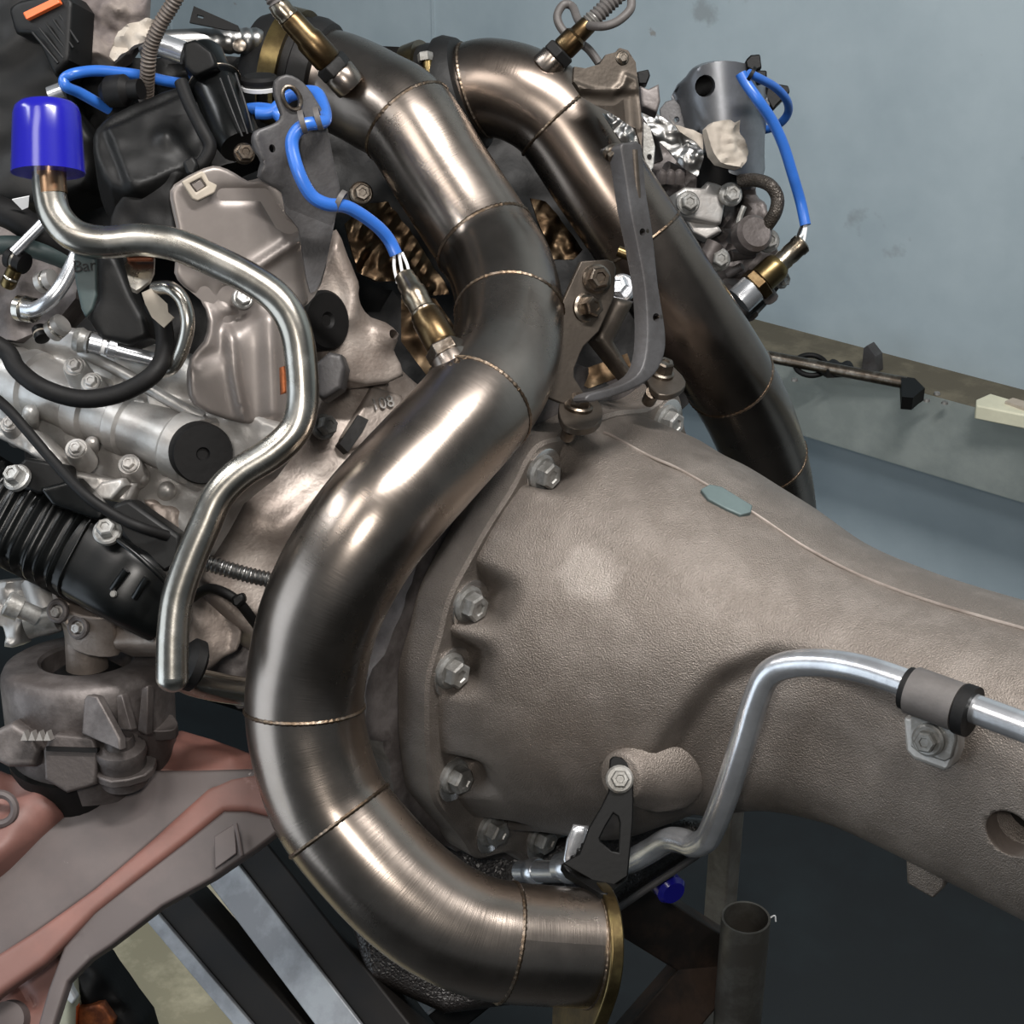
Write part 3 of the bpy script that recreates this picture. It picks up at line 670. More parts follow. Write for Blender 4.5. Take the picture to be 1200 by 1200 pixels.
ob = obj('mounting_strip', relief([(672, 437), (735, 414), (742, 436), (690, 455), (676, 447)], pl(700, 435, 1.2, 0, 0), .01, lambda x, y: .002 * nz(x, y, 14), 6), m_foilb); tag(ob, 'tarnished strip behind the curved strap foot', 'bracket')
sb = thing('strap_bracket', P(690, 460, 1.1), 'long grey cast strap bracket curving down in front of the rear downpipe', 'bracket')
spn = pl(750, 320, 1.105, .05, .0)
obj('strap', relief([(728, 170), (736, 167), (752, 170), (757, 220), (765, 270), (772, 335), (780, 386), (779, 415), (768, 438), (748, 453), (715, 466), (690, 471), (690, 462), (722, 453), (746, 440), (756, 420), (759, 385), (756, 335), (748, 290), (739, 245), (733, 205), (730, 186)], spn, .013,
    None, 4, holes=[ell(753, 272, 3.5, 4.5), ell(769, 372, 4, 5)], smooth=3, rnd=3, rh=.0012), m_brack, sb)
obj('pressed_rib', sweep([spn.at(743, 176, -.001), spn.at(745, 205, -.001), spn.at(747, 232, -.0025)], .0027, 14), m_brack2, sb)
for (x, y) in ((753, 272), (769, 372)): obj('rivet', lathe(spn.at(x, y, -.005), spn.n, [(0, .0022), (.004, .0022), (.005, .0015)], 14), m_bolt, sb)
obj('ear', relief([(706, 175), (716, 169), (728, 168), (729, 186), (718, 188)], pl(718, 178, 1.11, .03, 0), .005), m_brack, sb, bevel=.001)
bolt(sb, pl(718, 178, 1.107).at(718, 179), pl(718, 178, 1.11, .03, .06).n, .0055, m_bolt, 1.2, .7)
ub = thing('support_plate', P(720, 130, 1.2), 'dark brown stamped support plate with ear above the strap bracket', 'bracket')
upn = pl(715, 95, 1.2, .02, 0)
obj('plate', relief([(673, 78), (686, 80), (703, 75), (710, 64), (722, 61), (726, 56), (736, 59), (745, 73), (749, 110), (753, 147), (752, 172), (746, 150), (717, 130), (700, 122), (682, 111), (672, 96)], upn, .004,
    lambda x, y: ridge(x, y, [(672, 100), (695, 108), (718, 110), (730, 100), (733, 90), (744, 95), (749, 150)], 4, .002) - .004 * ss(104, 112, y) * ss(755, 740, x), 2.2, holes=[ell(729, 68, 3, 4)]), m_brack2, ub)
bolt(ub, upn.at(729, 68), upn.n, .004, m_bolt, 1.3, .6)
rt_ = thing('rear_tab', P(775, 455, 1.25), 'steel tab with hex bolt at the strap foot beside the rear downpipe', 'bracket')
rp_ = pl(782, 445, 1.18, .02, -.1)
obj('plate', relief([(757, 443), (778, 424), (800, 440), (803, 452), (790, 461), (772, 462)], rp_, .005, smooth=2), m_brack2, rt_, bevel=.0008)
bolt(rt_, rp_.at(776, 438, .001), rp_.n, .0072, m_bolt, 1.2, 1.2)
obj('stud', between(rp_.at(765, 460, -.004), rp_.at(760, 470, -.015), .0052, 14), m_bolt, rt_)
fb = thing('flange_nut', P(730, 338, 1.2), 'shiny hex fastener half hidden behind the strap bracket', 'bolt')
bolt(fb, P(728, 338, 1.19), RT * -.4 - FW + UP * .2, .0078, m_chrome, 1.4, 1.0)
obj('shank', between(P(724, 294, 1.21), P(745, 302, 1.21), .0042, 14), m_gold, fb)

# ------------------------------------------------------------------ blue-capped coolant pipe (left)
cpipe = thing('coolant_pipe', P(205, 800, 1.03), 'bright bent steel coolant pipe sealed with a blue cap', 'pipe')
path = [(57, 190, 1.0), (58, 225, 1.0), (66, 254, 1.0), (88, 276, 1.0), (122, 284, 1.0), (165, 281, 1.0), (206, 287, 1.0), (250, 305, 1.0), (295, 328, 1.0), (328, 353, 1.0), (346, 386, 1.0), (353, 430, 1.0), (354, 475, 1.0), (344, 506, 1.0), (318, 531, 1.0), (282, 554, 1.0), (256, 581, 1.0), (239, 618, 1.0), (222, 658, 1.0), (208, 700, 1.0), (203, 740, 1.0), (202, 770, 1.0), (202, 794, 1.0)]
obj('tube', hose(path, 19.2, 9, 32), m_steel, cpipe)
ed = (P(202, 794, 1) - P(202, 770, 1)).normalized(); er = 19.2 / FPX
obj('closed_tip', lathe(P(202, 793, 1.0), ed, [(0, er), (er * .3, er * .97), (er * .6, er * .8), (er * .85, er * .5), (er * .95, er * .2)], 32), m_steel, cpipe)
obj('outlet_tube', hose([(206, 788, 1.04), (225, 798, 1.065), (258, 806, 1.09), (300, 812, 1.115)], 17, 8, 28), m_steel, cpipe)
obj('rubber_seal', lathe(P(214, 775, 1.04), P(234, 782, 1.045) - P(214, 775, 1.04), [(0, .012), (.004, .017), (.010, .017), (.013, .012)], 28), m_rub, cpipe)
obj('bare_end', sweep(PW([(57, 188, 1.0), (58, 212, 1.0), (59.5, 228, 1.0)], 4), 19.5 / FPX, 32, cap=False), m_copper, cpipe)['label'] = 'copper-tinted end'
a, b = P(56.5, 203, 1.0), P(54.5, 119, 1.0); L = (b - a).length; k = 1 / FPX
obj('end_cap', lathe(a, b - a, [(0, 39 * k), (0, 42.5 * k), (.1 * L, 42 * k), (.5 * L, 40.5 * k), (.82 * L, 39 * k), (.92 * L, 36.5 * k), (.98 * L, 31 * k), (L, 24 * k)], 48), m_cap, cpipe)['label'] = 'glossy blue vinyl end cap'
obj('mounting_tab', relief([(144, 300), (181, 300), (180, 318), (175, 329), (160, 341), (154, 339), (150, 325)], pl(162, 320, 1.012, 0, -.03), .003, lambda x, y: .003 * ss(165, 150, x), 5), m_steel, cpipe, bevel=.0005)
obj('rusty_weld', relief([(147, 299), (180, 299), (178, 306), (150, 306)], pl(162, 303, 1.0105), .004, rnd=3, rh=.001, step=2), m_rust, cpipe)
obj('rusty_tab', relief([(330, 430), (335, 428), (338, 440), (337, 460), (331, 462)], pl(333, 445, 1.0, .02), .006, rnd=3, rh=.001, step=3), m_rust, cpipe)

# ------------------------------------------------------------------ heat shield and lifting bracket
hs = thing('heat_shield', P(280, 500, 1.07), 'stamped grey heat shield behind the bright coolant pipe', 'heat shield')
hsp = pl(290, 340, 1.075, .02, .01)
def hsh(x, y):
    z = 0
    z += .008 * ss(330, 410, y)
    z += ridge(x, y, [(300, 312), (350, 279)], 7, .006)
    z -= ridge(x, y, [(262, 228), (310, 228), (330, 262), (352, 276)], 9, .004)
    z += ridge(x, y, [(266, 385), (272, 440), (282, 490)], 6, .005)
    z += ridge(x, y, [(312, 375), (314, 430), (316, 480)], 12, .006)
    z -= ridge(x, y, [(240, 345), (262, 372), (256, 410), (232, 420)], 12, .004)
    z -= ridge(x, y, [(268, 345), (290, 365), (268, 380)], 10, .006)
    z -= .008 * ss(345, 385, x)
    return z
obj('shield_panel', relief([(200, 233), (205, 216), (240, 197), (258, 195), (276, 203), (291, 212), (303, 209), (318, 214), (340, 220), (385, 225), (389, 262), (387, 292), (377, 334), (362, 356), (352, 366), (345, 400), (341, 470), (338, 499), (300, 497), (262, 490), (227, 474), (219, 450), (223, 420), (239, 400), (244, 376), (236, 352), (216, 336), (205, 320), (208, 295), (207, 265)], hsp, .002, hsh, 4.5, smooth=2, rnd=6, rh=.003), m_shield, hs, ang=60)
bolt(hs, hsp.at(284, 350, .004), hsp.n + UP * .4, .0055, m_zinc, 1.3, .7)
cpn2 = pl(234, 217, 1.046, .02, .01)
obj('retaining_clip', relief([(213, 213), (237, 200), (241, 204), (245, 212), (255, 217), (252, 226), (232, 236), (225, 233)], cpn2, .004, holes=[[(222, 215), (236, 208), (243, 218), (230, 226)]]), m_tag, hs, bevel=.001)
obj('clip_pad', relief([(224, 216), (235, 210), (241, 218), (231, 225)], Plane(cpn2.p - cpn2.n * .002, cpn2.n), .003), m_shield, hs, bevel=.0006)
lb = thing('shaded_shield_part', P(350, 300, 1.05), 'part of the heat shield sheet with round eye at its top, coloured dark grey for shade', 'bracket')
lbp = pl(350, 190, 1.05, .02, .01)  # same sheet as the heat shield; its shade is put in as darker grey
obj('plate', relief([(323, 94), (336, 87), (350, 92), (361, 102), (371, 117), (382, 139), (392, 190), (399, 220), (396, 252), (388, 292), (378, 330), (366, 344), (358, 305), (352, 268), (337, 250), (332, 226), (318, 217), (303, 207), (307, 190), (300, 178), (296, 166), (299, 154), (311, 149), (325, 143), (330, 134), (322, 112)], lbp, .005,
    lambda x, y: -.006 * ss(.0, 60, (y - 200) - (x - 340) * .4) + ridge(x, y, [(300, 160), (306, 182), (308, 200)], 5, .002), 4.5, smooth=2, rnd=4, rh=.0015, holes=[ell(342, 115, 8, 13, -28), ell(319, 174, 3.6, 5, -15)]), m_brack, lb, ang=50)
obj('eye_rim', sweep([lbp.at(*q, .001) for q in ell(342, 115, 9.5, 14.5, -28, 24)] + [lbp.at(*ell(342, 115, 9.5, 14.5, -28, 24)[0], .001)], .0014, 8), m_bolt, lb)

# ------------------------------------------------------------------ engine block and castings
eb = thing('engine_block', P(470, 900, 1.4), 'engine with a near-black core coloured in for the shade behind the downpipes', 'engine')
obj('core', relief([(60, 90), (240, 75), (420, 55), (640, 70), (740, 130), (800, 190), (850, 300), (850, 430), (760, 520), (650, 620), (520, 760), (460, 900), (300, 840), (180, 800), (120, 640), (30, 560), (20, 300)], pl(430, 450, 1.42, .02, 0), .05, lambda x, y: .02 * nz(x, y, 70) + .006 * nz(x, y, 22), 14), m_core, eb)  # near-black backing, its colour stands for the deep shade behind the pipes
cc = pl(420, 560, 1.2, .03, -.01)
def cch(x, y):
    z = .0008 * nz(x, y, 40)
    z += ridge(x, y, [(455, 440), (400, 560), (330, 620)], 18, .007)
    z -= .01 * ss(600, 640, y + (x - 300) * -.3)
    z += ridge(x, y, [(245, 610), (330, 640)], 16, .004)
    return z
obj('rear_casting', relief([(300, 520), (345, 500), (372, 470), (385, 425), (420, 415), (470, 430), (520, 470), (560, 480), (520, 600), (440, 720), (400, 760), (330, 760), (250, 700), (225, 640), (250, 580)], cc, .06, cch, 7, smooth=2, rnd=12, rh=.008), m_cast2, eb, ang=60)
uc = pl(420, 370, 1.17, .03, 0)
def uch(x, y):
    return .0006 * nz(x, y, 24) + ridge(x, y, [(388, 290), (412, 340), (408, 372)], 12, .008) + .010 * math.exp(-(((x - 456) ** 2 + (y - 395) ** 2) / 14 ** 2)) - ridge(x, y, [(425, 345), (440, 372), (470, 380)], 8, .006)
obj('upper_casting', relief([(384, 296), (396, 268), (408, 300), (420, 330), (426, 355), (440, 370), (456, 376), (466, 392), (462, 410), (475, 440), (430, 452), (385, 440), (350, 430), (355, 370)], uc, .05, uch, 5, smooth=2, rnd=6, rh=.004, holes=[ell(456, 393, 5, 6)]), m_cast2, eb, ang=60)
obj('stamped_ridge', relief([(402, 512), (438, 452), (472, 462), (476, 480), (440, 520), (410, 528)], Plane(cc.p + cc.n * .012, cc.n), .01, rnd=5, rh=.003, step=4), m_cast2, eb)
a = cc.at(448, 473, .0135)
text('108', a, cc.at(462, 470, .0135) - a, cc.at(444, 462, .0135) - a, .0125, .0012, m_castl, eb)
for (x, y, w, d_) in ((418, 402, 20, 0), (398, 424, 16, 0)): pass
obj('dark_plate', relief([(398, 520), (420, 486), (432, 492), (425, 506), (408, 530)], Plane(cc.p + cc.n * .014, cc.n), .01), m_core, eb)
bolt(eb, cc.at(379, 500, .01), cc.n + RT * .3, .0074, m_zinc, 1.3, 1.0)
# plug, side bracket
o = obj('core_plug', lathe(uc.at(378, 376, .012), uc.n + RT * .55, [(-.02, .0215), (.004, .0215), (.006, .0195), (.006, .006), (.004, .004)], 40), m_rub, eb)
obj('mount_lug', relief([(370, 425), (385, 412), (400, 415), (405, 430), (400, 455), (378, 470), (370, 462)], pl(388, 440, 1.12), .03, rnd=6, rh=.004, step=4), m_brack, eb)
# lower left castings seen beside the coolant pipe
lc = pl(260, 740, 1.16, .02, 0)
obj('lower_casting', relief([(222, 705), (240, 698), (262, 700), (278, 716), (285, 740), (278, 762), (262, 772), (240, 790), (222, 782)], lc, .05, lambda x, y: .0008 * nz(x, y, 20) + ridge(x, y, [(262, 702), (280, 740), (276, 765)], 5, .004), 4, smooth=2, rnd=6, rh=.005), m_cast2, eb)
obj('lower_web', relief([(245, 665), (330, 690), (330, 830), (280, 830), (240, 800)], pl(290, 750, 1.22), .03, lambda x, y: .006 * nz(x, y, 22), 8), m_castd, eb)
# adapter ring behind flange
ar = G(); n = 140; rr_ = [.196 + .006 * math.sin(9 * 2 * PI * j / n) * (1 if j % 3 else .6) + (.01 if (j // 7) % 5 == 0 else 0) for j in range(n)]
for s_, k in ((-.075, -.014), (-.06, 0), (-.014, 0), (-.0125, -.004)):
    for j in range(n):
        q = 2 * PI * j / n; ar.v.append(FL + X * s_ - Y * math.cos(q) * (rr_[j] + k) + Z * math.sin(q) * (rr_[j] + k))
for i in range(3):
    for j in range(n): ar.f.append((i * n + j, i * n + (j + 1) % n, (i + 1) * n + (j + 1) % n, (i + 1) * n + j))
ar.f.append(tuple(range(n))); ar.f.append(tuple(3 * n + j for j in range(n)))
obj('adapter_ring', ar, m_castd, eb)
for (x, y) in ((455, 750), (452, 800), (470, 700), (482, 905)):
    bolt(eb, onx(x, y, -.03), X - Y * .5, .007, m_castl, 1.6, .8)

# foil heat shields in the valley
o = obj('foil_shield', relief([(404, 262), (432, 238), (455, 236), (480, 270), (520, 330), (526, 345), (505, 346), (470, 330), (440, 330), (418, 318)], pl(460, 290, 1.27, .02, 0), .003, lambda x, y: .006 * nz(x * 1.6 + y * .8, y * .5, 22) + .002 * nz(x, y, 12, 3), 3), m_foilb); tag(o, 'heat-tinted crumpled foil shield left of the front downpipe', 'heat shield')
o = obj('foil_shield', relief([(622, 232), (640, 236), (660, 262), (684, 292), (672, 304), (648, 304), (632, 262)], pl(652, 270, 1.3, .02, 0), .003, lambda x, y: .005 * nz(x, y * .6, 18) + .0015 * nz(x, y, 9, 2), 3), m_foilb); tag(o, 'small heat-tinted foil shield between the two downpipes', 'heat shield')
o = obj('lower_foil', relief([(470, 340), (510, 350), (545, 400), (500, 440), (470, 400)], pl(500, 390, 1.3), .003, lambda x, y: .004 * nz(x, y, 24), 5), m_foilb); tag(o, 'dull foil behind the front oxygen sensor', 'heat shield')
bolt(eb, P(423, 227, 1.22), -FW + RT * .3, .0065, m_bolt, 1.4, .8)

# ------------------------------------------------------------------ left cylinder head
ch = thing('cylinder_head', P(150, 620, 1.2), 'bright cast aluminium cylinder head with round cam tunnel', 'cylinder head')
chp = pl(160, 500, 1.11, -.02, .0)
def chh(x, y):
    c = (x * .39 - y * .92) + 0  # across the tunnel
    z = .002 * nz(x, y, 18)
    for q in ((0, 470), (60, 430), (130, 440), (200, 490)): z += .006 * math.exp(-((x - q[0]) ** 2 + (y - q[1]) ** 2) / 160)
    z -= ridge(x, y, [(0, 400), (120, 440), (230, 470)], 14, .008)
    return z
obj('head_casting', relief([(-60, 380), (0, 385), (60, 380), (110, 390), (200, 410), (260, 455), (310, 490), (335, 505), (300, 560), (262, 590), (226, 652), (190, 640), (160, 590), (115, 582), (60, 545), (0, 512), (-60, 490)], chp, .03, chh, 5, smooth=2, rnd=8, rh=.006), m_castl, ch, ang=60)
ta_, tb_ = P(231, 529, 1.085), P(-60, 409, 1.16); axv = tb_ - ta_; L = axv.length; k = 1.1 / FPX
pr = [(0, 40 * k), (.01 * L, 41 * k), (.07 * L, 41 * k), (.085 * L, 36 * k), (.24 * L, 35 * k), (.25 * L, 39 * k), (.29 * L, 39 * k), (.30 * L, 35 * k), (.38 * L, 35 * k), (.39 * L, 40 * k), (.45 * L, 40 * k), (.46 * L, 36 * k), (.62 * L, 36 * k), (.63 * L, 41 * k), (.67 * L, 41 * k), (.68 * L, 36 * k), (L, 36 * k)]
obj('cam_tunnel', lathe(ta_, axv, pr, 44), m_castl, ch)
obj('tunnel_plug', lathe(P(236, 531, 1.066), (-axv.normalized() * .55 - FW * 1.0).normalized(), [(-.012, 35 * k), (.004, 35 * k), (.006, 33 * k), (.006, 8 * k), (.004, 6 * k)], 44), m_rub, ch)['label'] = 'round black end plug'
def rib(a, b, c, d, th=.004, m=m_castl, name='rib', par=ch, dz=1.09):
    return obj(name, relief([a, b, c, d], pl(a[0], a[1], dz), th), m, par, bevel=.001)
rib((138, 470), (150, 466), (158, 478), (142, 484)); rib((156, 468), (168, 468), (175, 480), (158, 490)); rib((171, 460), (215, 486), (190, 502), (176, 484), .02)
obj('top_rail', hose([(95, 412, 1.1), (150, 440, 1.09), (200, 470, 1.085), (238, 490, 1.085)], 7, 6, 14), m_castl, ch)
obj('lower_rail', relief([(-10, 488), (40, 505), (88, 552), (130, 560), (160, 566), (150, 590), (122, 586), (108, 575), (80, 562), (30, 530), (-10, 510)], pl(80, 540, 1.09), .03, lambda x, y: .002 * nz(x, y, 10), 5, rnd=5, rh=.004), m_castl, ch)
obj('lifting_pad', relief([(108, 575), (118, 565), (142, 560), (146, 568), (130, 586), (112, 586)], pl(125, 575, 1.07), .02, rnd=4, rh=.003, step=4), m_castl, ch)
for (x, y, r) in ((90, 527, .006), (152, 545, .006), (88, 430, .006), (108, 449, .0058), (12, 498, .005)):
    obj('boss', lathe(P(x, y, 1.086), -FW + UP * .4, [(-.02, r * 1.6), (.0, r * 1.35), (.002, r * 1.2)], 24), m_castl, ch)
    bolt(ch, P(x, y - 1, 1.083), -FW + UP * .35 + RT * -.1, r * .72, m_castl, 1.35, .8)
for (x, y, r) in ((108, 520, 7), (36, 484, 8), (165, 560, 8), (196, 575, 9)):
    obj('web', lathe(P(x, y, 1.10), -FW + RT * .3 + UP * .2, [(-.04, r * k * 1.4), (.002, r * k * 1.2), (.006, r * k * .9), (.008, r * k * .3)], 16), m_castl, ch)
obj('end_ring', lathe(P(246, 534, 1.095), -axv - FW * .2, [(-.02, 46 * k), (.0, 45 * k), (.003, 40 * k)], 40), m_castl, ch)
obj('side_shoulder', relief([(165, 585), (200, 590), (245, 600), (232, 640), (205, 640), (182, 612)], pl(200, 610, 1.1), .04, lambda x, y: .004 * nz(x, y, 14), 5, smooth=2, rnd=8, rh=.008), m_cast2, ch)

# hoses and tubes above the head
cable('wiring_hose', [(-20, 395, 1.05), (8, 412, 1.05), (20, 432, 1.045), (45, 452, 1.04), (80, 465, 1.04), (112, 467, 1.04), (148, 458, 1.04), (180, 438, 1.04), (193, 410, 1.05), (190, 375, 1.06), (178, 358, 1.07)], 11, m_rub, 'thick black wiring hose sagging across the cylinder head', 'hose', 18)
cable('harness_tube', [(-20, 455, 1.06), (8, 478, 1.05), (32, 505, 1.045), (62, 540, 1.04), (100, 580, 1.03), (135, 604, 1.03), (165, 618, 1.03), (196, 628, 1.04)], 6.5, m_rub, 'thin black harness tube running down over the ribbed black cover', 'hose', 14)
t = thing('fuel_rail', P(120, 420, 1.1), 'polished fuel rail tube with collars above the cylinder head', 'pipe')
obj('tube', between(P(105, 402, 1.08), P(190, 424, 1.09), 8.5 * k, 22), m_chrome, t)
obj('collar', lathe(P(105, 401, 1.08), P(140, 410, 1.084) - P(105, 401, 1.08), [(0, 11 * k), (.008, 11 * k), (.009, 9 * k), (.012, 9 * k), (.013, 12 * k), (.018, 12 * k)], 24), m_chrome, t)
obj('label_wrap', lathe(P(108, 402, 1.08), P(140, 410, 1.084) - P(105, 401, 1.08), [(0, 9.4 * k), (.009, 9.4 * k)], 22), m_white, t)
obj('nut', lathe(P(88, 397, 1.08), P(105, 401, 1.08) - P(88, 397, 1.08), [(0, 13 * k), (.004, 15 * k), (.008, 12 * k), (.010, 13 * k)], 16), m_zinc, t)
cable('fuel_pipe', [(30, 362, 1.06), (42, 362, 1.055), (58, 352, 1.05), (74, 332, 1.05), (88, 304, 1.05), (98, 282, 1.055)], 9, m_chrome, 'shiny elbow pipe rising behind the green-black tag', 'pipe', 20)
cable('fuel_pipe', [(16, 296, 1.06), (36, 276, 1.06), (58, 254, 1.06)], 6.5, m_chrome, 'thin straight shiny pipe left of the blue-capped pipe bend', 'pipe', 18)
cable('fuel_pipe', [(182, 338, 1.05), (200, 338, 1.04), (214, 352, 1.04), (220, 378, 1.04), (214, 408, 1.045), (202, 430, 1.05), (186, 436, 1.06)], 8.5, m_steel, 'curved steel pipe looping beside the heat shield edge', 'pipe', 20)
for (x, y, dx, dy, r, m, lab) in ((8, 336, 10, -22, 9, m_gold, 'gold fitting at the left edge under the thin pipe'), (20, 360, 22, 4, 15, m_steel, 'ribbed steel union on the shiny elbow pipe'), (45, 332, 18, -6, 12, m_castl, 'pale round stud head above the shiny elbow pipe'),
                                  (60, 390, 14, -12, 13, m_castl, 'pale hex union left of the fuel rail'), (10, 300, 20, 10, 13, m_rub, 'black rubber sleeve on the thin straight pipe'), (46, 384, 4, 14, 9, m_black, 'black clip with pale green ring near the fuel rail')):
    t = thing('pipe_union', P(x, y, 1.07), lab, 'fitting'); ax = P(x + dx, y + dy, 1.065) - P(x, y, 1.07); L = ax.length
    obj('body', lathe(P(x, y, 1.07), ax, [(0, r * k * .8), (.1 * L, r * k), (.4 * L, r * k), (.45 * L, r * k * .75), (.55 * L, r * k * .75), (.6 * L, r * k), (.95 * L, r * k * .95), (L, r * k * .6)], 18), m, t)
    obj('ring', ringtube(P(x, y, 1.07) + ax * .5, ax, r * k * .8, r * k * .2, 24, 8), m_steel if m != m_black else m_tag, t)
o = obj('fuel_line_tag', relief([(166, 343), (177, 338), (196, 356), (197, 366), (204, 372), (192, 384), (178, 372), (170, 356)], pl(182, 360, 1.045, 0, 0), .0015), m_tag); tag(o, 'tan paper label wired to the curved steel pipe', 'label')
t = thing('harness_tag', P(100, 370, 1.02), 'narrow green-black plastic tag marked bar hanging under the coolant pipe', 'tag')
hp_ = pl(100, 330, 1.015, 0, 0)
obj('blade', relief([(86, 292), (112, 296), (113, 345), (108, 362), (100, 372), (95, 362), (88, 330)], hp_, .004, rnd=4, rh=.001, step=4), m_tagt, t)
text('Bar', hp_.at(99, 312, .001), RT + UP * .1, UP, .0105, .0004, m_black, t)
o = obj('pipe_guard', relief([(112, 292), (135, 296), (155, 345), (170, 372), (176, 395), (150, 405), (118, 398), (100, 372), (113, 350)], pl(140, 350, 1.075, 0, 0), .03, lambda x, y: .001 * nz(x, y, 30), 6, rnd=8, rh=.006), m_black); tag(o, 'smooth black plastic guard behind the hanging tag', 'cover')
# clutter under the front hoses
o = obj('injector_rail_cover', relief([(-40, 250), (10, 235), (50, 255), (95, 300), (90, 350), (60, 380), (20, 400), (-40, 390)], pl(40, 320, 1.13), .05, lambda x, y: .007 * nz(x, y, 30) + .001 * nz(x, y, 9), 6), m_castd); tag(o, 'dark grey casting with soot behind the shiny fuel pipes', 'casting')
cable('intake_hose', [(-20, 240, 1.09), (12, 252, 1.085), (35, 266, 1.085), (58, 280, 1.09), (85, 300, 1.1)], 17, m_rub, 'black rubber hose with pale sticker at the left edge', 'hose', 24)
o = obj('hose_sticker', relief([(14, 234), (34, 230), (33, 243), (26, 246)], pl(24, 238, 1.07, 0, .04), .001), m_white); tag(o, 'small white sticker on the black intake hose', 'label')
cable('vacuum_hose', [(-20, 290, 1.08), (15, 287, 1.08), (50, 295, 1.085), (90, 310, 1.1)], 11, m_tagt, 'dark green-grey hose below the black intake hose', 'hose', 20)

# ------------------------------------------------------------------ black housings, upper left
bh = thing('actuator_housing', P(180, 230, 1.13), 'black plastic actuator housing with domed lid', 'housing')
bhp = pl(180, 160, 1.11, .01, -.03)
obj('lid', relief([(108, 156), (120, 138), (150, 120), (212, 96), (222, 104), (243, 140), (247, 178), (232, 204), (205, 214), (166, 226), (128, 216), (112, 188)], bhp, .045,
    lambda x, y: .006 * (1 - ss(38, 46, max(abs((x - 186) * .9 - (y - 172) * .35) * .85, abs((y - 172) * .9 + (x - 186) * .4) * 1.05))) + .007 * math.exp(-((x - 195) ** 2 + (y - 172) ** 2) / 150) + .001 * nz(x, y, 20), 3.5, smooth=2, rnd=9, rh=.007), m_black, bh, ang=60)
obj('harness_strap', hose([(212, 96, 1.09), (222, 122, 1.085), (236, 150, 1.08), (246, 172, 1.08), (238, 190, 1.08), (228, 196, 1.08)], 8, 8, 16), m_rub, bh)
obj('strap_clip', relief([(213, 190), (225, 181), (232, 192), (228, 206), (218, 204)], pl(222, 195, 1.07), .008), m_black, bh, bevel=.002)
o = obj('splash_guard', relief([(127, 268), (134, 240), (160, 216), (196, 200), (214, 202), (202, 222), (204, 262), (208, 290), (140, 290)], pl(170, 240, 1.095), .006, lambda x, y: .003 * nz(x, y, 24), 5, smooth=2, rnd=6, rh=.003), m_rub); tag(o, 'curved black guard between the actuator housing and heat shield', 'cover')
so = thing('solenoid', P(265, 190, 1.13), 'black cylindrical solenoid leaning beside the actuator housing', 'solenoid')
a, b = P(236, 62, 1.15), P(282, 172, 1.11); L = (b - a).length
obj('barrel', lathe(a, b - a, [(0, 22 * k), (.05 * L, 26 * k), (.3 * L, 26 * k), (.32 * L, 32 * k), (.36 * L, 32 * k), (.38 * L, 28 * k), (.9 * L, 28 * k), (L, 24 * k)], 30), m_gloss, so)
obj('retaining_ring', ringtube(a + (b - a) * .34, b - a, 32 * k, 1.6 * k, 40, 8), m_bolt, so)
obj('connector', relief([(214, 50), (228, 45), (248, 60), (255, 78), (228, 90), (216, 78)], pl(232, 68, 1.11), .02, rnd=4, rh=.003, step=4), m_matt, so)
for i in range(3): obj('cooling_rib', hose([(258 + i * 9, 92 - i * 3, 1.1), (272 + i * 8, 130 - i * 3, 1.095), (284 + i * 6, 160 - i * 3, 1.095)], 1.6, 4, 8), m_black, so)
bolt(so, P(286, 180, 1.09), -FW + RT * .4, .006, m_bolt, 1.2, .8)
t = thing('breather_lid', P(305, 105, 1.14), 'flat black lid with a white rim left of the lifting eye', 'lid')
obj('disc', lathe(P(305, 97, 1.13), Z, [(-.002, .012), (.0, .0135), (.003, .0135), (.005, .011)], 30), m_rub, t)
obj('rim', lathe(P(305, 102, 1.13), Z, [(-.002, .0125), (.0008, .0132)], 30), m_white, t)
obj('stem', between(P(307, 104, 1.13), P(307, 128, 1.14), .004, 14), m_rub, t)
t = thing('coil_connector', P(40, 90, 1.2), 'black plug connector with bright orange lock at the top left corner', 'connector')
cp_ = pl(45, 40, 1.15, -.02, 0)
obj('shell', relief([(8, 8), (22, 0), (74, -12), (84, 2), (80, 70), (62, 88), (40, 40), (16, 38)], cp_, .03, rnd=5, rh=.004, step=6), m_black, t)
obj('orange_lock', relief([(26, 15), (66, -4), (70, 3), (30, 23)], Plane(cp_.p + cp_.n * .004, cp_.n), .006), m_orange, t, bevel=.001)
for i in range(5): obj('ridge', hose([(38 + i * 8, 38 - i * 5, 1.145), (68 + i * 6, 74 - i * 6, 1.145)], 1.6, 3, 8), m_black, t)
o = obj('intake_manifold', relief([(-60, -60), (70, -60), (74, 20), (78, 70), (84, 120), (110, 160), (105, 220), (60, 240), (10, 240), (-60, 230)], pl(30, 140, 1.2, 0, 0), .06, lambda x, y: .005 * nz(x, y, 40), 8, rnd=10, rh=.01), m_black); tag(o, 'dark black intake moulding behind the blue cap', 'cover')
o = obj('insulation_blanket', relief([(76, 50), (76, 0), (80, -30), (175, -30), (172, 30), (150, 62), (132, 72), (112, 66), (96, 72), (84, 62)], pl(120, 30, 1.18, .01, 0), .03, lambda x, y: .010 * nz(x, y, 24) + .003 * nz(x, y, 10, 4), 3.2, rnd=5, rh=.006), m_insul); tag(o, 'crumpled grey insulation wrap at the top left', 'insulation')
o = obj('torn_wrap', relief([(128, 66), (138, 36), (170, 20), (182, 24), (175, 46), (150, 58), (134, 72)], pl(150, 45, 1.14), .004, lambda x, y: .006 * nz(x, y, 12), 4), m_tape); tag(o, 'torn pale paper flap below the insulation wrap', 'paper')
t = thing('charge_pipe', P(260, 60, 1.2), 'foil-wrapped silver charge pipe lying behind the black solenoid', 'pipe')
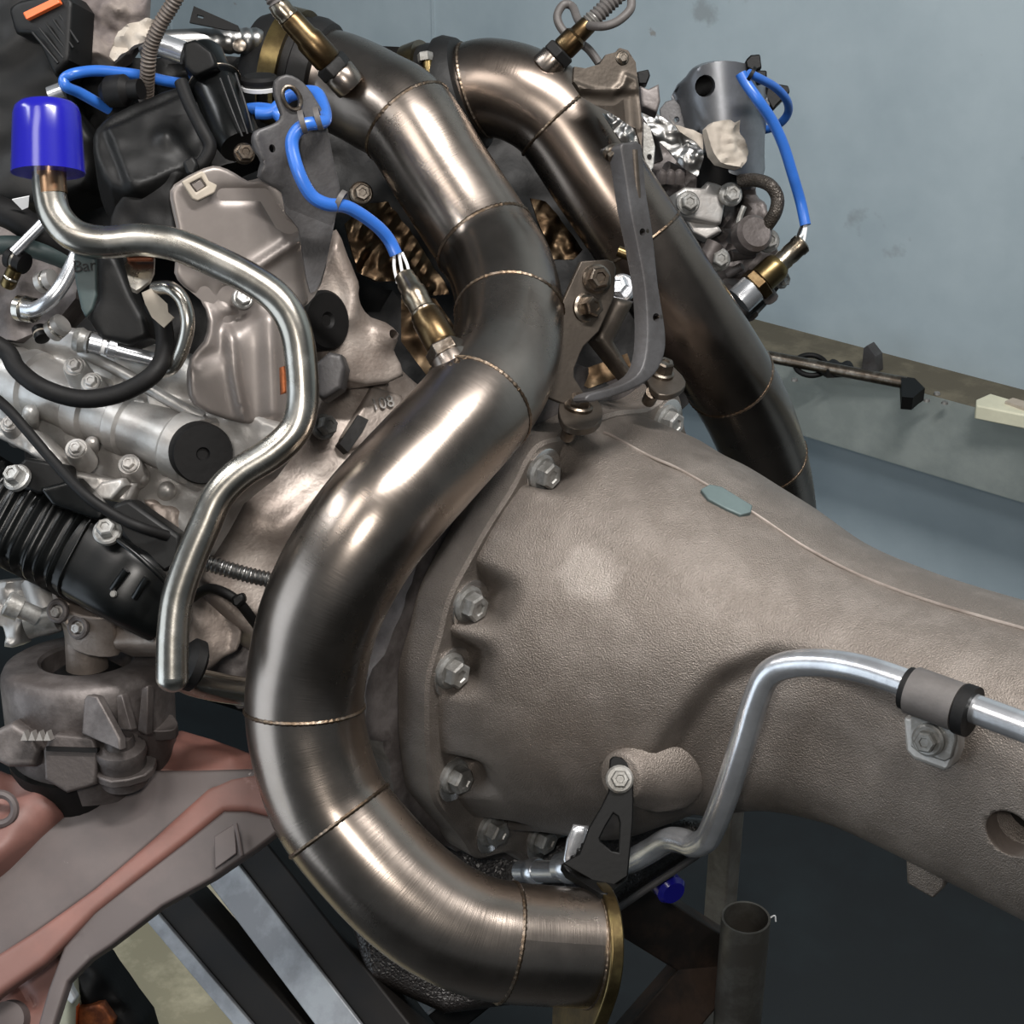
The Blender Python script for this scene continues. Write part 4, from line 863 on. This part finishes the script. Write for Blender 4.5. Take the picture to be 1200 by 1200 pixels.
w = PW([(165, 55, 1.2), (200, 50, 1.2), (260, 48, 1.21), (300, 48, 1.22), (340, 50, 1.24)], 14)
obj('tube', sweep(w, [(.0095 + .0012 * math.sin(i * 1.7) * (i > 24) * .4) for i in range(len(w))], 20), m_foil, t)
obj('clip', between(P(186, 52, 1.18), P(216, 62, 1.18), .0085, 16), m_chrome, t)
obj('bolt_head', lathe(P(281, 54, 1.19), -FW, [(0, .005), (.002, .005), (.003, .003)], 16), m_bolt, t)
o = obj('sheet_bracket', relief([(222, 26), (227, 7), (279, 30), (281, 36), (262, 34)], pl(250, 22, 1.19), .003, holes=[[(231, 17), (239, 19), (238, 22), (231, 20)]]), m_matt); tag(o, 'thin black slotted bracket standing behind the charge pipe', 'bracket')
o = obj('valve_cover', relief([(70, 80), (130, 66), (190, 68), (260, 64), (330, 70), (340, 120), (300, 180), (250, 200), (120, 180), (80, 130)], pl(200, 120, 1.24), .05, lambda x, y: .01 * nz(x, y, 30) + .004 * nz(x, y, 10), 8), m_core); tag(o, 'near-black cover deep behind the actuator housing', 'cover')  # near-black all over, mottled at random
o = obj('sensor_plug', lathe(P(120, 108, 1.13), RT - FW * .3, [(0, .006), (.006, .011), (.018, .011), (.022, .007), (.03, .007)], 20), m_rub); tag(o, 'small black rubber plug inside the blue cable bend', 'plug')
o = obj('hose_clip', between(P(58, 112, 1.12), P(74, 106, 1.12), .006, 16), m_chrome); tag(o, 'shiny little clip just above the blue cap', 'clip')

# ------------------------------------------------------------------ black ribbed cover, lower left
rc = thing('ribbed_cover', P(90, 720, 1.12), 'glossy black ribbed plastic duct below the cylinder head', 'duct')
ax0 = [(-60, 562, 1.13), (0, 600, 1.1), (50, 625, 1.085), (112, 655, 1.074)]
w = PW(ax0, 40); rr = []; Ls = 0
for i, p in enumerate(w):
    if i: Ls += (p - w[i - 1]).length
    rr.append((.0335 + .0036 * max(-.3, math.sin(2 * PI * Ls / .0092))))
def sq(a): return (abs(math.cos(a)) ** 4 + abs(math.sin(a)) ** 4) ** (-.25) * .88
obj('bellows', sweep(w, rr, 40, prof=sq), m_gloss, rc, ang=60)
w = PW([(100, 650, 1.075), (122, 665, 1.07), (150, 682, 1.065), (176, 697, 1.07), (196, 708, 1.075)], 10)
obj('body', sweep(w, [.0335, .034] + [.0335 - .0001 * i for i in range(len(w) - 4)] + [.028, .022], 40, prof=sq), m_gloss, rc, ang=60)
obj('upper_flange', relief([(45, 572), (88, 560), (125, 598), (118, 612), (60, 592)], pl(88, 585, 1.045), .02, rnd=5, rh=.004, step=5), m_gloss, rc)
obj('terminal_box', relief([(18, 548), (30, 536), (75, 545), (78, 568), (45, 580), (24, 572)], pl(48, 560, 1.06), .03), m_black, rc, bevel=.002)
obj('connector_block', relief([(130, 592), (150, 584), (212, 628), (210, 660), (190, 672), (150, 640), (128, 612)], pl(170, 625, 1.045), .03), m_black, rc, bevel=.003)
for (a, b) in (((132, 690), (148, 668)), ((158, 700), (172, 678))): obj('cooling_rib', hose([(a[0], a[1], 1.03), ((a[0] + b[0]) / 2, (a[1] + b[1]) / 2, 1.026), (b[0], b[1], 1.025)], 4.5, 5, 12), m_gloss, rc)
obj('seam_strip', hose([(128, 625, 1.035), (150, 642, 1.03), (176, 664, 1.03), (196, 684, 1.035)], 3, 6, 10), m_gloss, rc)
bolt(rc, P(126, 623, 1.035), -FW + UP * .5, .0062, m_zinc, 1.5, 1.1); bolt(rc, P(20, 560, 1.05), -FW + UP * .5 + RT * -.3, .0062, m_zinc, 1.5, 1.1)
obj('rivet', lathe(P(133, 696, 1.028), -FW, [(0, .0024), (.002, .0018)], 12), m_zinc, rc)

# corrugated strip and clip beside coolant pipe
tag(obj('corrugated_strip', loom([(244, 660, 1.13), (270, 668, 1.13), (300, 676, 1.13), (330, 682, 1.13)], 9, 16, .0032, .1), m_foil), 'short corrugated silver conduit between the coolant pipe and downpipe', 'conduit')
cable('clip_harness', [(226, 700, 1.14), (244, 690, 1.12), (262, 694, 1.11), (280, 706, 1.11), (296, 726, 1.12), (310, 745, 1.13)], 6, m_rub, 'black wire with clip below the corrugated conduit', 'cable')
o = obj('wire_clip', relief([(270, 700), (284, 694), (288, 704), (280, 712), (272, 710)], pl(279, 703, 1.10), .01), m_black, bevel=.002); tag(o, 'small black plastic clip on the wire below the corrugated conduit', 'clip')

# ------------------------------------------------------------------ engine mount
em = thing('engine_mount', P(105, 930, 1.16), 'round dull cast engine mount standing on the pink subframe', 'engine mount')
mc = P(102, 776, 1.13); MZ = (Z + HZ * .2).normalized(); k2 = 1.13 / FPX
obj('mount_body', lathe(mc, MZ, [(-.085, 70 * k2), (-.084, 90 * k2), (-.07, 97 * k2), (-.012, 99 * k2), (-.005, 98 * k2), (.0, 94 * k2), (.0025, 87 * k2), (.003, 56 * k2), (.001, 52 * k2), (-.012, 50 * k2), (-.014, 30 * k2)], 64), m_castd, em)
obj('rubber_core', lathe(mc - MZ * .013, MZ, [(0, 47 * k2), (.004, 42 * k2), (.008, 33 * k2), (.009, 27 * k2)], 40), m_rub, em)
obj('stud', lathe(mc - MZ * .012, MZ, [(0, 25 * k2), (.014, 24 * k2), (.035, 23 * k2)], 30), m_cast2, em)
gp = pl(120, 845, 1.07, 0, 0)
def gus(pg, d): obj('gusset', relief(pg, pl(pg[0][0], pg[0][1], d, -.03, 0), .007), m_castd, em, bevel=.0012)
gus([(98, 820), (102, 814), (113, 816), (140, 866), (141, 880), (95, 860)], 1.068); gus([(136, 815), (142, 813), (154, 856), (138, 856)], 1.075); gus([(166, 806), (173, 803), (172, 862), (161, 858)], 1.085)
obj('foot', lathe(P(144, 898, 1.09), Z, [(-.012, 26 * k2), (.008, 27 * k2), (.012, 29 * k2), (.016, 28 * k2), (.018, 17 * k2), (.025, 16 * k2)], 36), m_castd, em)
obj('foot_flange', relief([(98, 893), (120, 888), (176, 885), (182, 893), (170, 908), (130, 916), (108, 905)], Plane(P(140, 900, 1.085), Z), .006, smooth=2), m_castd, em, bevel=.001)
obj('side_ear', relief([(165, 846), (196, 836), (206, 842), (208, 850), (200, 856), (172, 856)], Plane(P(188, 848, 1.12), Z), .008, smooth=2), m_castd, em, bevel=.0015)
obj('lower_body', lathe(P(92, 905, 1.14), Z, [(-.03, 66 * k2), (.0, 74 * k2), (.02, 76 * k2)], 44), m_core, em)
obj('window_block', relief([(56, 866), (66, 860), (110, 864), (115, 880), (112, 920), (78, 930), (52, 914), (50, 880)], pl(84, 890, 1.075, 0, 0), .02, rnd=4, rh=.003, step=4), m_castd, em)
obj('rubber_strip', relief([(54, 875), (114, 877), (114, 882), (54, 880)], pl(84, 878, 1.072), .006), m_rub, em)
obj('left_lug', relief([(-10, 858), (14, 846), (40, 862), (48, 880), (40, 900), (8, 900), (-10, 890)], pl(20, 875, 1.075), .03, rnd=7, rh=.006, step=4), m_castd, em)
for i in range(4): obj('tooth', relief([(24 + i * 9, 868), (28 + i * 9, 857), (32 + i * 9, 868)], pl(28, 862, 1.062), .01), m_castl, em)
mb = thing('mount_bracket', P(105, 760, 1.12), 'cast aluminium bracket sitting on the engine mount stud', 'bracket')
mtp = Plane(P(100, 708, 1.085), Z + FW * -.15)
obj('block', relief([(66, 698), (88, 690), (125, 692), (133, 712), (130, 722), (108, 724), (78, 716)], mtp, .034, smooth=2), m_cast2, mb, bevel=.003)
obj('front_face', relief([(66, 698), (80, 704), (108, 722), (131, 716), (131, 752), (124, 757), (108, 757), (84, 742), (70, 726)], pl(100, 730, 1.088, .02, .0), .03, lambda x, y: .003 * math.exp(-((x - 97) ** 2 + (y - 735) ** 2) / 120), 4, rnd=3, rh=.003), m_cast2, mb)
obj('arm', relief([(125, 704), (150, 706), (178, 728), (190, 758), (128, 758)], pl(150, 735, 1.085, -.02, -.02), .03, rnd=8, rh=.008, step=5), m_cast2, mb)
for (x, y) in ((92, 735), (68, 716)):
    obj('bolt_boss', ringtube(P(x, y, 1.078), -FW + RT * -.35, .0062, .0022, 24, 8), m_castd, mb)
    bolt(mb, P(x, y + 1, 1.08), -FW + RT * -.35, .0036, m_castl, 1.3, .9)
obj('stub_tube', between(P(8, 707, 1.06), P(44, 722, 1.07), .006, 18), m_zinc, mb)
obj('tube_end', lathe(P(24, 714, 1.063), P(6, 706, 1.06) - P(24, 714, 1.063), [(0, .0082), (.009, .0086), (.0105, .007), (.0105, .004), (.006, .0035)], 20), m_zinc, mb)
obj('rear_pipe', between(P(46, 680, 1.14), P(66, 735, 1.13), .013, 24), m_castl, mb)
obj('side_rod', between(P(32, 734, 1.09), P(66, 724, 1.09), .009, 20), m_zinc, mb)
o = obj('block_side_plate', relief([(-30, 690), (30, 676), (80, 690), (70, 720), (26, 730), (22, 755), (4, 758), (2, 735), (-30, 722)], pl(20, 710, 1.15), .03, lambda x, y: .004 * nz(x, y, 14), 5, smooth=2, rnd=5, rh=.004), m_castl); tag(o, 'pale cast bracket at the left edge above the engine mount', 'bracket')

# ------------------------------------------------------------------ pink subframe
sf = thing('subframe', P(150, 1150, 1.25), 'pink primer-painted pressed steel subframe arm at the lower left', 'subframe')
sp1 = pl(170, 980, 1.1, .0, -.02)
def wv(x, y): return .0006 * nz(x, y, 60)
obj('web_panel', relief([(-40, 1050), (0, 1012), (40, 975), (75, 945), (135, 935), (155, 914), (170, 902), (230, 902), (302, 900), (330, 930), (290, 935), (250, 925), (180, 985), (110, 1045), (40, 1095), (-40, 1150)], sp1, .012, wv, 7, rnd=5, rh=.003), m_pgrey, sf)
obj('pink_ridge', relief([(302, 902), (330, 915), (338, 962), (290, 950), (262, 950), (215, 988), (160, 1030), (110, 1070), (50, 1130), (0, 1165), (-40, 1200), (-40, 1140), (40, 1090), (110, 1040), (180, 980), (240, 922), (270, 908)], pl(170, 1020, 1.089, 0, -.022), .012, lambda x, y: wv(x, y), 6, rnd=9, rh=.006), m_pink, sf)
obj('lower_panel', relief([(338, 962), (330, 972), (300, 995), (252, 1028), (190, 1062), (130, 1108), (106, 1124), (80, 1150), (62, 1205), (52, 1250), (30, 1250), (56, 1160), (74, 1110), (110, 1068), (160, 1030), (215, 988), (262, 950), (290, 950)], pl(200, 1030, 1.09, 0, -.02), .012, wv, 7, rnd=4, rh=.003), m_pgrey, sf)
obj('tab_outline', relief([(251, 980), (275, 965), (277, 1000), (252, 1018)], pl(264, 990, 1.0865, 0, -.02), .003), m_pgrey, sf, bevel=.0006)
obj('pressed_rib', hose([(276, 965, 1.085), (280, 985, 1.083), (283, 1002, 1.083)], 2.5, 4, 8), m_pgrey, sf)
obj('corner_panel', relief([(-60, 1180), (0, 1160), (50, 1125), (76, 1100), (66, 1150), (56, 1180), (50, 1260), (-60, 1260)], pl(20, 1170, 1.10, 0, -.03), .02, lambda x, y: wv(x, y) - ridge(x, y, [(0, 1125), (35, 1175)], 7, .006), 6, rnd=5, rh=.004), m_pink, sf)
obj('rear_flange', relief([(175, 885), (208, 852), (250, 864), (292, 880), (310, 905), (240, 905), (180, 908)], pl(240, 885, 1.14, 0, -.08), .012, lambda x, y: wv(x, y) + ridge(x, y, [(190, 875), (270, 890)], 8, .004), 5, rnd=5, rh=.004), m_pink, sf)
obj('left_lobe', relief([(-60, 892), (0, 897), (40, 908), (60, 925), (70, 946), (40, 968), (0, 1000), (-60, 1040)], pl(20, 930, 1.1, 0, -.04), .03, lambda x, y: .006 * nz(x, y, 30), 6, rnd=14, rh=.012), m_pink, sf)
obj('pressed_hole_rim', ringtube(P(0, 948, 1.085), -FW, .010, .003, 24, 8), m_pgrey, sf)
obj('bush', lathe(P(8, 1195, 1.08), -FW + UP * .3, [(-.01, .013), (.002, .012), (.003, .005)], 24), m_pgrey, sf)

# ------------------------------------------------------------------ stand beams, floor items
def bm_(name, A, B, w, h, m, label, dz=(1.4, 1.4), edge=None, up=Z):
    t = thing(name, P(A[0], A[1], dz[0]), label, 'beam'); a, b = P(*A, dz[0]), P(*B, dz[1])
    obj('web', beam(a, b, w, h, up), m, t, bevel=.002)
    if edge:
        tdir = (b - a).normalized(); s_ = tdir.cross(up).normalized(); s_ = s_ if s_.dot(RT) < 0 else -s_
        obj('painted_flange', beam(a + s_ * (w / 2 + edge[0] / 2) - FW * .004, b + s_ * (w / 2 + edge[0] / 2) - FW * .004, edge[0], h * 1.02, up), m_beam, t, bevel=.001)
    return t
vb_ = -FW
bm_('stand_beam', (195, 1030), (420, 1290), .030, .05, m_beamd, 'black stand beam with a grey flange edge, nearest the pink subframe', (1.42, 1.30), (.012,), vb_)
bm_('stand_beam', (300, 985), (500, 1240), .030, .06, m_beamd, 'black stand beam with broad worn grey flange, under the downpipe bend', (1.42, 1.30), (.030,), vb_)
bm_('stand_beam', (310, 975), (420, 1110), .05, .03, m_rustd, 'rusty brown crossbeam tucked behind the downpipe bend', (1.5, 1.45), None, vb_)
bm_('stand_beam', (380, 1300), (570, 1150), .03, .05, m_beamd, 'dark diagonal crossbeam at the bottom under the downpipe', (1.42, 1.5), (.004,), vb_)
bm_('stand_beam', (690, 1030), (850, 1130), .05, .04, m_rustd, 'rust-dark crossbeam right of the outlet flange', (1.45, 1.5), None, vb_)
bm_('stand_beam', (720, 1260), (845, 1115), .05, .04, m_rustd, 'rust-dark diagonal beam joining the square post', (1.45, 1.5), None, vb_)
t = thing('square_post', P(850, 1200, 1.5), 'dull galvanised square post standing behind the gearbox', 'post')
pb = P(852, 960, 1.52); 
fl_ = Vector((pb.x, pb.y, 0))
obj('post_tube', box(Vector((pb.x, pb.y, .4)), (X, Y, Z), (.024, .022, .8)), m_post, t, bevel=.002)
obj('base_plate', box(Vector((pb.x, pb.y, .004)), (X, Y, Z), (.08, .08, .008)), m_post, t)
t = thing('round_post', P(872, 1200, 1.45), 'open-topped round steel tube post in front of the square post', 'post')
pc = P(874, 1076, 1.42)
obj('post_tube', lathe(Vector((pc.x, pc.y, .001)), Z, [(0, .0215), (pc.z, .0215), (pc.z, .0195), (pc.z - .12, .0195)], 40, cap=False), m_post, t)
obj('rusty_fill', lathe(Vector((pc.x, pc.y, pc.z - .06)), Z, [(0, .0194), (.02, .019), (.028, .008)], 30), m_rustd, t)
obj('wire_tail', hose([(902, 1076, 1.42), (908, 1073, 1.42), (909, 1080, 1.42)], 1, 4, 6), m_white, t)
# oil pan with crackle finish
op = thing('oil_pan', P(600, 1150, 1.28), 'black crackle-finish oil pan under the bell housing', 'oil pan')
opp = pl(620, 1040, 1.32, .0, -.01)
obj('pan', relief([(480, 930), (560, 985), (640, 985), (760, 955), (838, 962), (815, 1003), (712, 1072), (600, 1180), (520, 1190), (430, 1150), (410, 1085), (430, 1000)], opp, .03, lambda x, y: .003 * nz(x, y, 40), 8, rnd=14, rh=.012), m_crk, op)
obj('pan_rail', sweep([opp.at(838, 985, .002), opp.at(815, 1004, .002), opp.at(760, 1040, .002), opp.at(712, 1073, .002)], .003, 10), m_grey, op)
o = obj('drain_plug', lathe(P(776, 1030, 1.36), -FW + RT * .5 - UP * .5, [(0, .012), (.016, .013), (.02, .010)], 24), m_cap); tag(o, 'dark blue plastic plug under the oil pan edge', 'plug')
t = thing('rubber_boot', P(110, 1200, 1.4), 'black glove-like rubber boot on the concrete at the lower left', 'boot')
obj('shaft', relief([(74, 1150), (84, 1136), (108, 1128), (122, 1146), (146, 1180), (170, 1225), (100, 1240), (88, 1180)], pl(110, 1170, 1.5), .06, lambda x, y: .012 * nz(x, y, 24), 5, smooth=2, rnd=12, rh=.012), m_rub, t)
obj('red_patch', relief([(88, 1182), (120, 1176), (134, 1196), (130, 1215), (92, 1215)], pl(110, 1190, 1.485), .012, rnd=5, rh=.003, step=5), m_rust, t)
obj('orange_trim', relief([(84, 1178), (90, 1180), (88, 1215), (82, 1215)], pl(86, 1190, 1.48), .01), m_orange, t)
t = thing('plastic_bottle', P(75, 1200, 1.5), 'pale blue-white plastic bottle beside the black rubber boot', 'bottle')
obj('bottle_body', relief([(70, 1152), (80, 1158), (86, 1176), (84, 1240), (60, 1240), (62, 1180)], pl(74, 1190, 1.47), .05, rnd=8, rh=.008, step=4), m_cream, t)
obj('spout', relief([(74, 1152), (82, 1153), (84, 1160), (90, 1170), (84, 1178), (76, 1170)], pl(80, 1164, 1.46), .012), m_white, t, bevel=.002)

# ------------------------------------------------------------------ right cylinder head group
rh = thing('rear_cylinder_head', P(840, 350, 1.5), 'dark cluttered far cylinder head beside the blue wall', 'cylinder head')
rhp = pl(840, 270, 1.47, .02, 0)
obj('head_casting', relief([(745, 130), (775, 150), (815, 185), (850, 200), (890, 195), (893, 225), (905, 250), (915, 290), (918, 320), (912, 345), (885, 375), (860, 370), (830, 320), (780, 260), (745, 200)], rhp, .04, lambda x, y: .012 * nz(x, y, 22) + .006 * nz(x, y, 9), 5, rnd=8, rh=.008), m_castd, rh)
sp_ = pl(820, 240, 1.42, .02, 0)
obj('bracket_arm', relief([(793, 226), (803, 219), (826, 220), (831, 212), (848, 216), (855, 226), (850, 240), (846, 262), (838, 262), (804, 254), (794, 246)], sp_, .02, rnd=4, rh=.003, step=3), m_castl, rh)
obj('lower_arm', relief([(804, 258), (840, 262), (846, 270), (828, 280), (812, 272)], pl(825, 268, 1.43), .02, rnd=3, rh=.002, step=4), m_castl, rh)
for (x, y) in ((806, 238), (856, 228), (842, 304), (900, 282)): bolt(rh, pl(820, 240, 1.415, .02, 0).at(x, y), -FW + RT * .2, .0075, m_zinc, 1.4, .8)
obj('oil_cap', lathe(P(874, 280, 1.42), P(892, 268, 1.39) - P(874, 280, 1.42), [(0, .011), (.004, .016), (.018, .0165), (.022, .013)], 26), m_castd, rh)
obj('slot_rib', hose([(872, 242, 1.42), (867, 255, 1.42), (864, 272, 1.42)], 3.5, 5, 10), m_zinc, rh)
obj('pipe_stub', between(P(838, 285, 1.42), P(826, 308, 1.42), .008, 18), m_castd, rh)
for i in range(3): obj('tooth', lathe(P(775 + i * 10, 212, 1.42), UP - FW, [(0, .006), (.008, .005), (.011, .002)], 12), m_castd, rh)
for (x, y, x2, y2, r) in ((780, 196, 800, 205, 8), (855, 300, 884, 296, 7), (870, 312, 852, 322, 5), (890, 330, 905, 352, 9), (862, 206, 884, 200, 7), (760, 150, 770, 190, 8)):
    obj('casting_boss', between(P(x, y, 1.43), P(x2, y2, 1.44), r * 1.43 / FPX, 16, .001), m_castd, rh)
obj('lower_cover', relief([(882, 345), (900, 322), (922, 318), (920, 330), (905, 348), (890, 362), (878, 372)], pl(900, 345, 1.45), .03, rnd=5, rh=.004, step=4), m_core, rh)
bolt(rh, P(916, 328, 1.43), -FW + RT, .006, m_zinc, 1.3, .7)
cs = thing('cone_shield', P(850, 200, 1.48), 'pale tapered sheet metal shield with a round hole by the wall', 'heat shield')
csp = pl(845, 140, 1.45, 0, .02)
def csh(x, y):
    t = max(-1, min(1, (x - 842 - (y - 75) * .08) / (54 - (y - 75) * .06))); return .040 * math.sqrt(max(0, 1 - t * t))
obj('shell', relief([(787, 113), (804, 90), (812, 80), (824, 74), (843, 71), (866, 74), (884, 82), (902, 122), (898, 140), (893, 158), (892, 182), (889, 207), (850, 200), (825, 180), (815, 150), (800, 160)], csp, .004, csh, 4, smooth=2, holes=[ell(821, 100, 11, 13, 10)]), m_sheet, cs, ang=70)
obj('inner_valve', between(P(812, 106, 1.44), P(834, 100, 1.44), .012, 18), m_core, cs)
obj('side_flap', relief([(773, 128), (780, 119), (790, 116), (800, 126), (808, 148), (808, 156), (790, 150), (775, 144)], pl(790, 135, 1.44), .003, holes=[ell(793, 140, 2.6, 3)]), m_brack, cs, bevel=.0006)
o = obj('paper_wrap', relief([(825, 152), (832, 145), (850, 143), (856, 149), (860, 144), (863, 159), (868, 170), (877, 176), (872, 188), (863, 199), (850, 196), (839, 193), (831, 183), (827, 166)], pl(848, 170, 1.40, .03, 0), .003, lambda x, y: .004 * nz(x, y, 9) + .010 * math.sqrt(max(0, 1 - ((x - 848) / 28) ** 2)), 3), m_tape); tag(o, 'torn off-white masking paper taped below the cone shield', 'paper')
o = obj('hose_mouth', lathe(P(842, 202, 1.44), UP * .8 - FW * .3, [(-.02, .019), (.0, .019), (.008, .017), (.016, .016)], 28), m_rub); tag(o, 'black hose end under the masking paper', 'hose')
o = obj('foil_wrap', relief([(752, 132), (766, 130), (790, 148), (812, 158), (824, 168), (824, 186), (818, 206), (800, 196), (780, 172), (766, 158)], pl(790, 168, 1.41, 0, 0), .003, lambda x, y: .006 * nz(x * .6, y, 16) + .002 * nz(x, y, 7, 2), 2.6), m_foil); tag(o, 'crumpled silver foil wrap left of the masking paper', 'foil')
o = obj('paper_scrap', relief([(784, 136), (790, 146), (812, 152), (824, 158), (824, 176), (815, 166), (796, 154)], pl(805, 155, 1.40), .002, lambda x, y: .003 * nz(x, y, 8), 3), m_tape); tag(o, 'narrow strip of paper along the foil wrap', 'paper')
o = obj('foil_wrap', relief([(706, 132), (722, 133), (748, 148), (750, 168), (728, 166)], pl(728, 150, 1.24), .003, lambda x, y: .005 * nz(x, y, 11), 2.6), m_foil); tag(o, 'small crumpled foil patch behind the rear downpipe', 'foil')
o = obj('gasket_tab', relief([(754, 142), (762, 148), (768, 172), (766, 196), (760, 204), (753, 180)], pl(760, 172, 1.3), .004, holes=[ell(761, 184, 2.5, 3)]), m_zinc, bevel=.0006); tag(o, 'narrow bright steel tab right of the support plate', 'bracket')
t = thing('crank_sensor', P(765, 110, 1.36), 'small grey sensor body with black plug behind the support plate', 'sensor')
obj('body', relief([(750, 100), (760, 104), (772, 98), (774, 118), (770, 132), (752, 124)], pl(762, 115, 1.33), .02, rnd=3, rh=.002, step=3), m_castd, t)
obj('plug', relief([(746, 84), (760, 81), (762, 88), (758, 98), (748, 98)], pl(754, 90, 1.33), .014), m_matt, t, bevel=.001)
t = thing('wall_side_connector', P(890, 110, 1.4), 'black plug connectors clipped to the top of the cone shield', 'connector')
for pg, d in (([(874, 70), (880, 64), (891, 63), (893, 80), (884, 84), (876, 80)], 1.40), ([(886, 82), (899, 82), (899, 92), (890, 95)], 1.39), ([(900, 96), (924, 100), (926, 108), (920, 114), (910, 124), (906, 130), (896, 112)], 1.46)):
    obj('plug', relief(pg, pl(pg[0][0], pg[0][1], d), .018), m_matt, t, bevel=.0015)
bh2 = tag(obj('braided_hose', hose([(868, 212, 1.42), (885, 211, 1.41), (902, 217, 1.40), (911, 232, 1.40), (908, 250, 1.40), (896, 268, 1.41)], 8, 10, 20), m_braid), 'braided black hose curving beside the cone shield', 'hose')

GR = {'oxygen_sensor': 'oxygen sensors in the downpipes', 'sensor_cable': 'blue sleeved sensor cables', 'stand_beam': 'beams of the engine stand', 'cable_tie': 'cable ties on the blue cables', 'downpipe': 'pair of stainless downpipes', 'band_clamp': 'V band clamps on the downpipe inlets',
      'foil_shield': 'heat-tinted foil shields', 'foil_wrap': 'crumpled silver foil pieces', 'pipe_union': 'small fittings around the fuel pipes', 'fuel_pipe': 'steel pipes above the left cylinder head'}
for o in list(COL.objects):
    if not o.parent and o.name.split('.')[0] in GR and 'label' in o: o['group'] = GR[o.name.split('.')[0]]
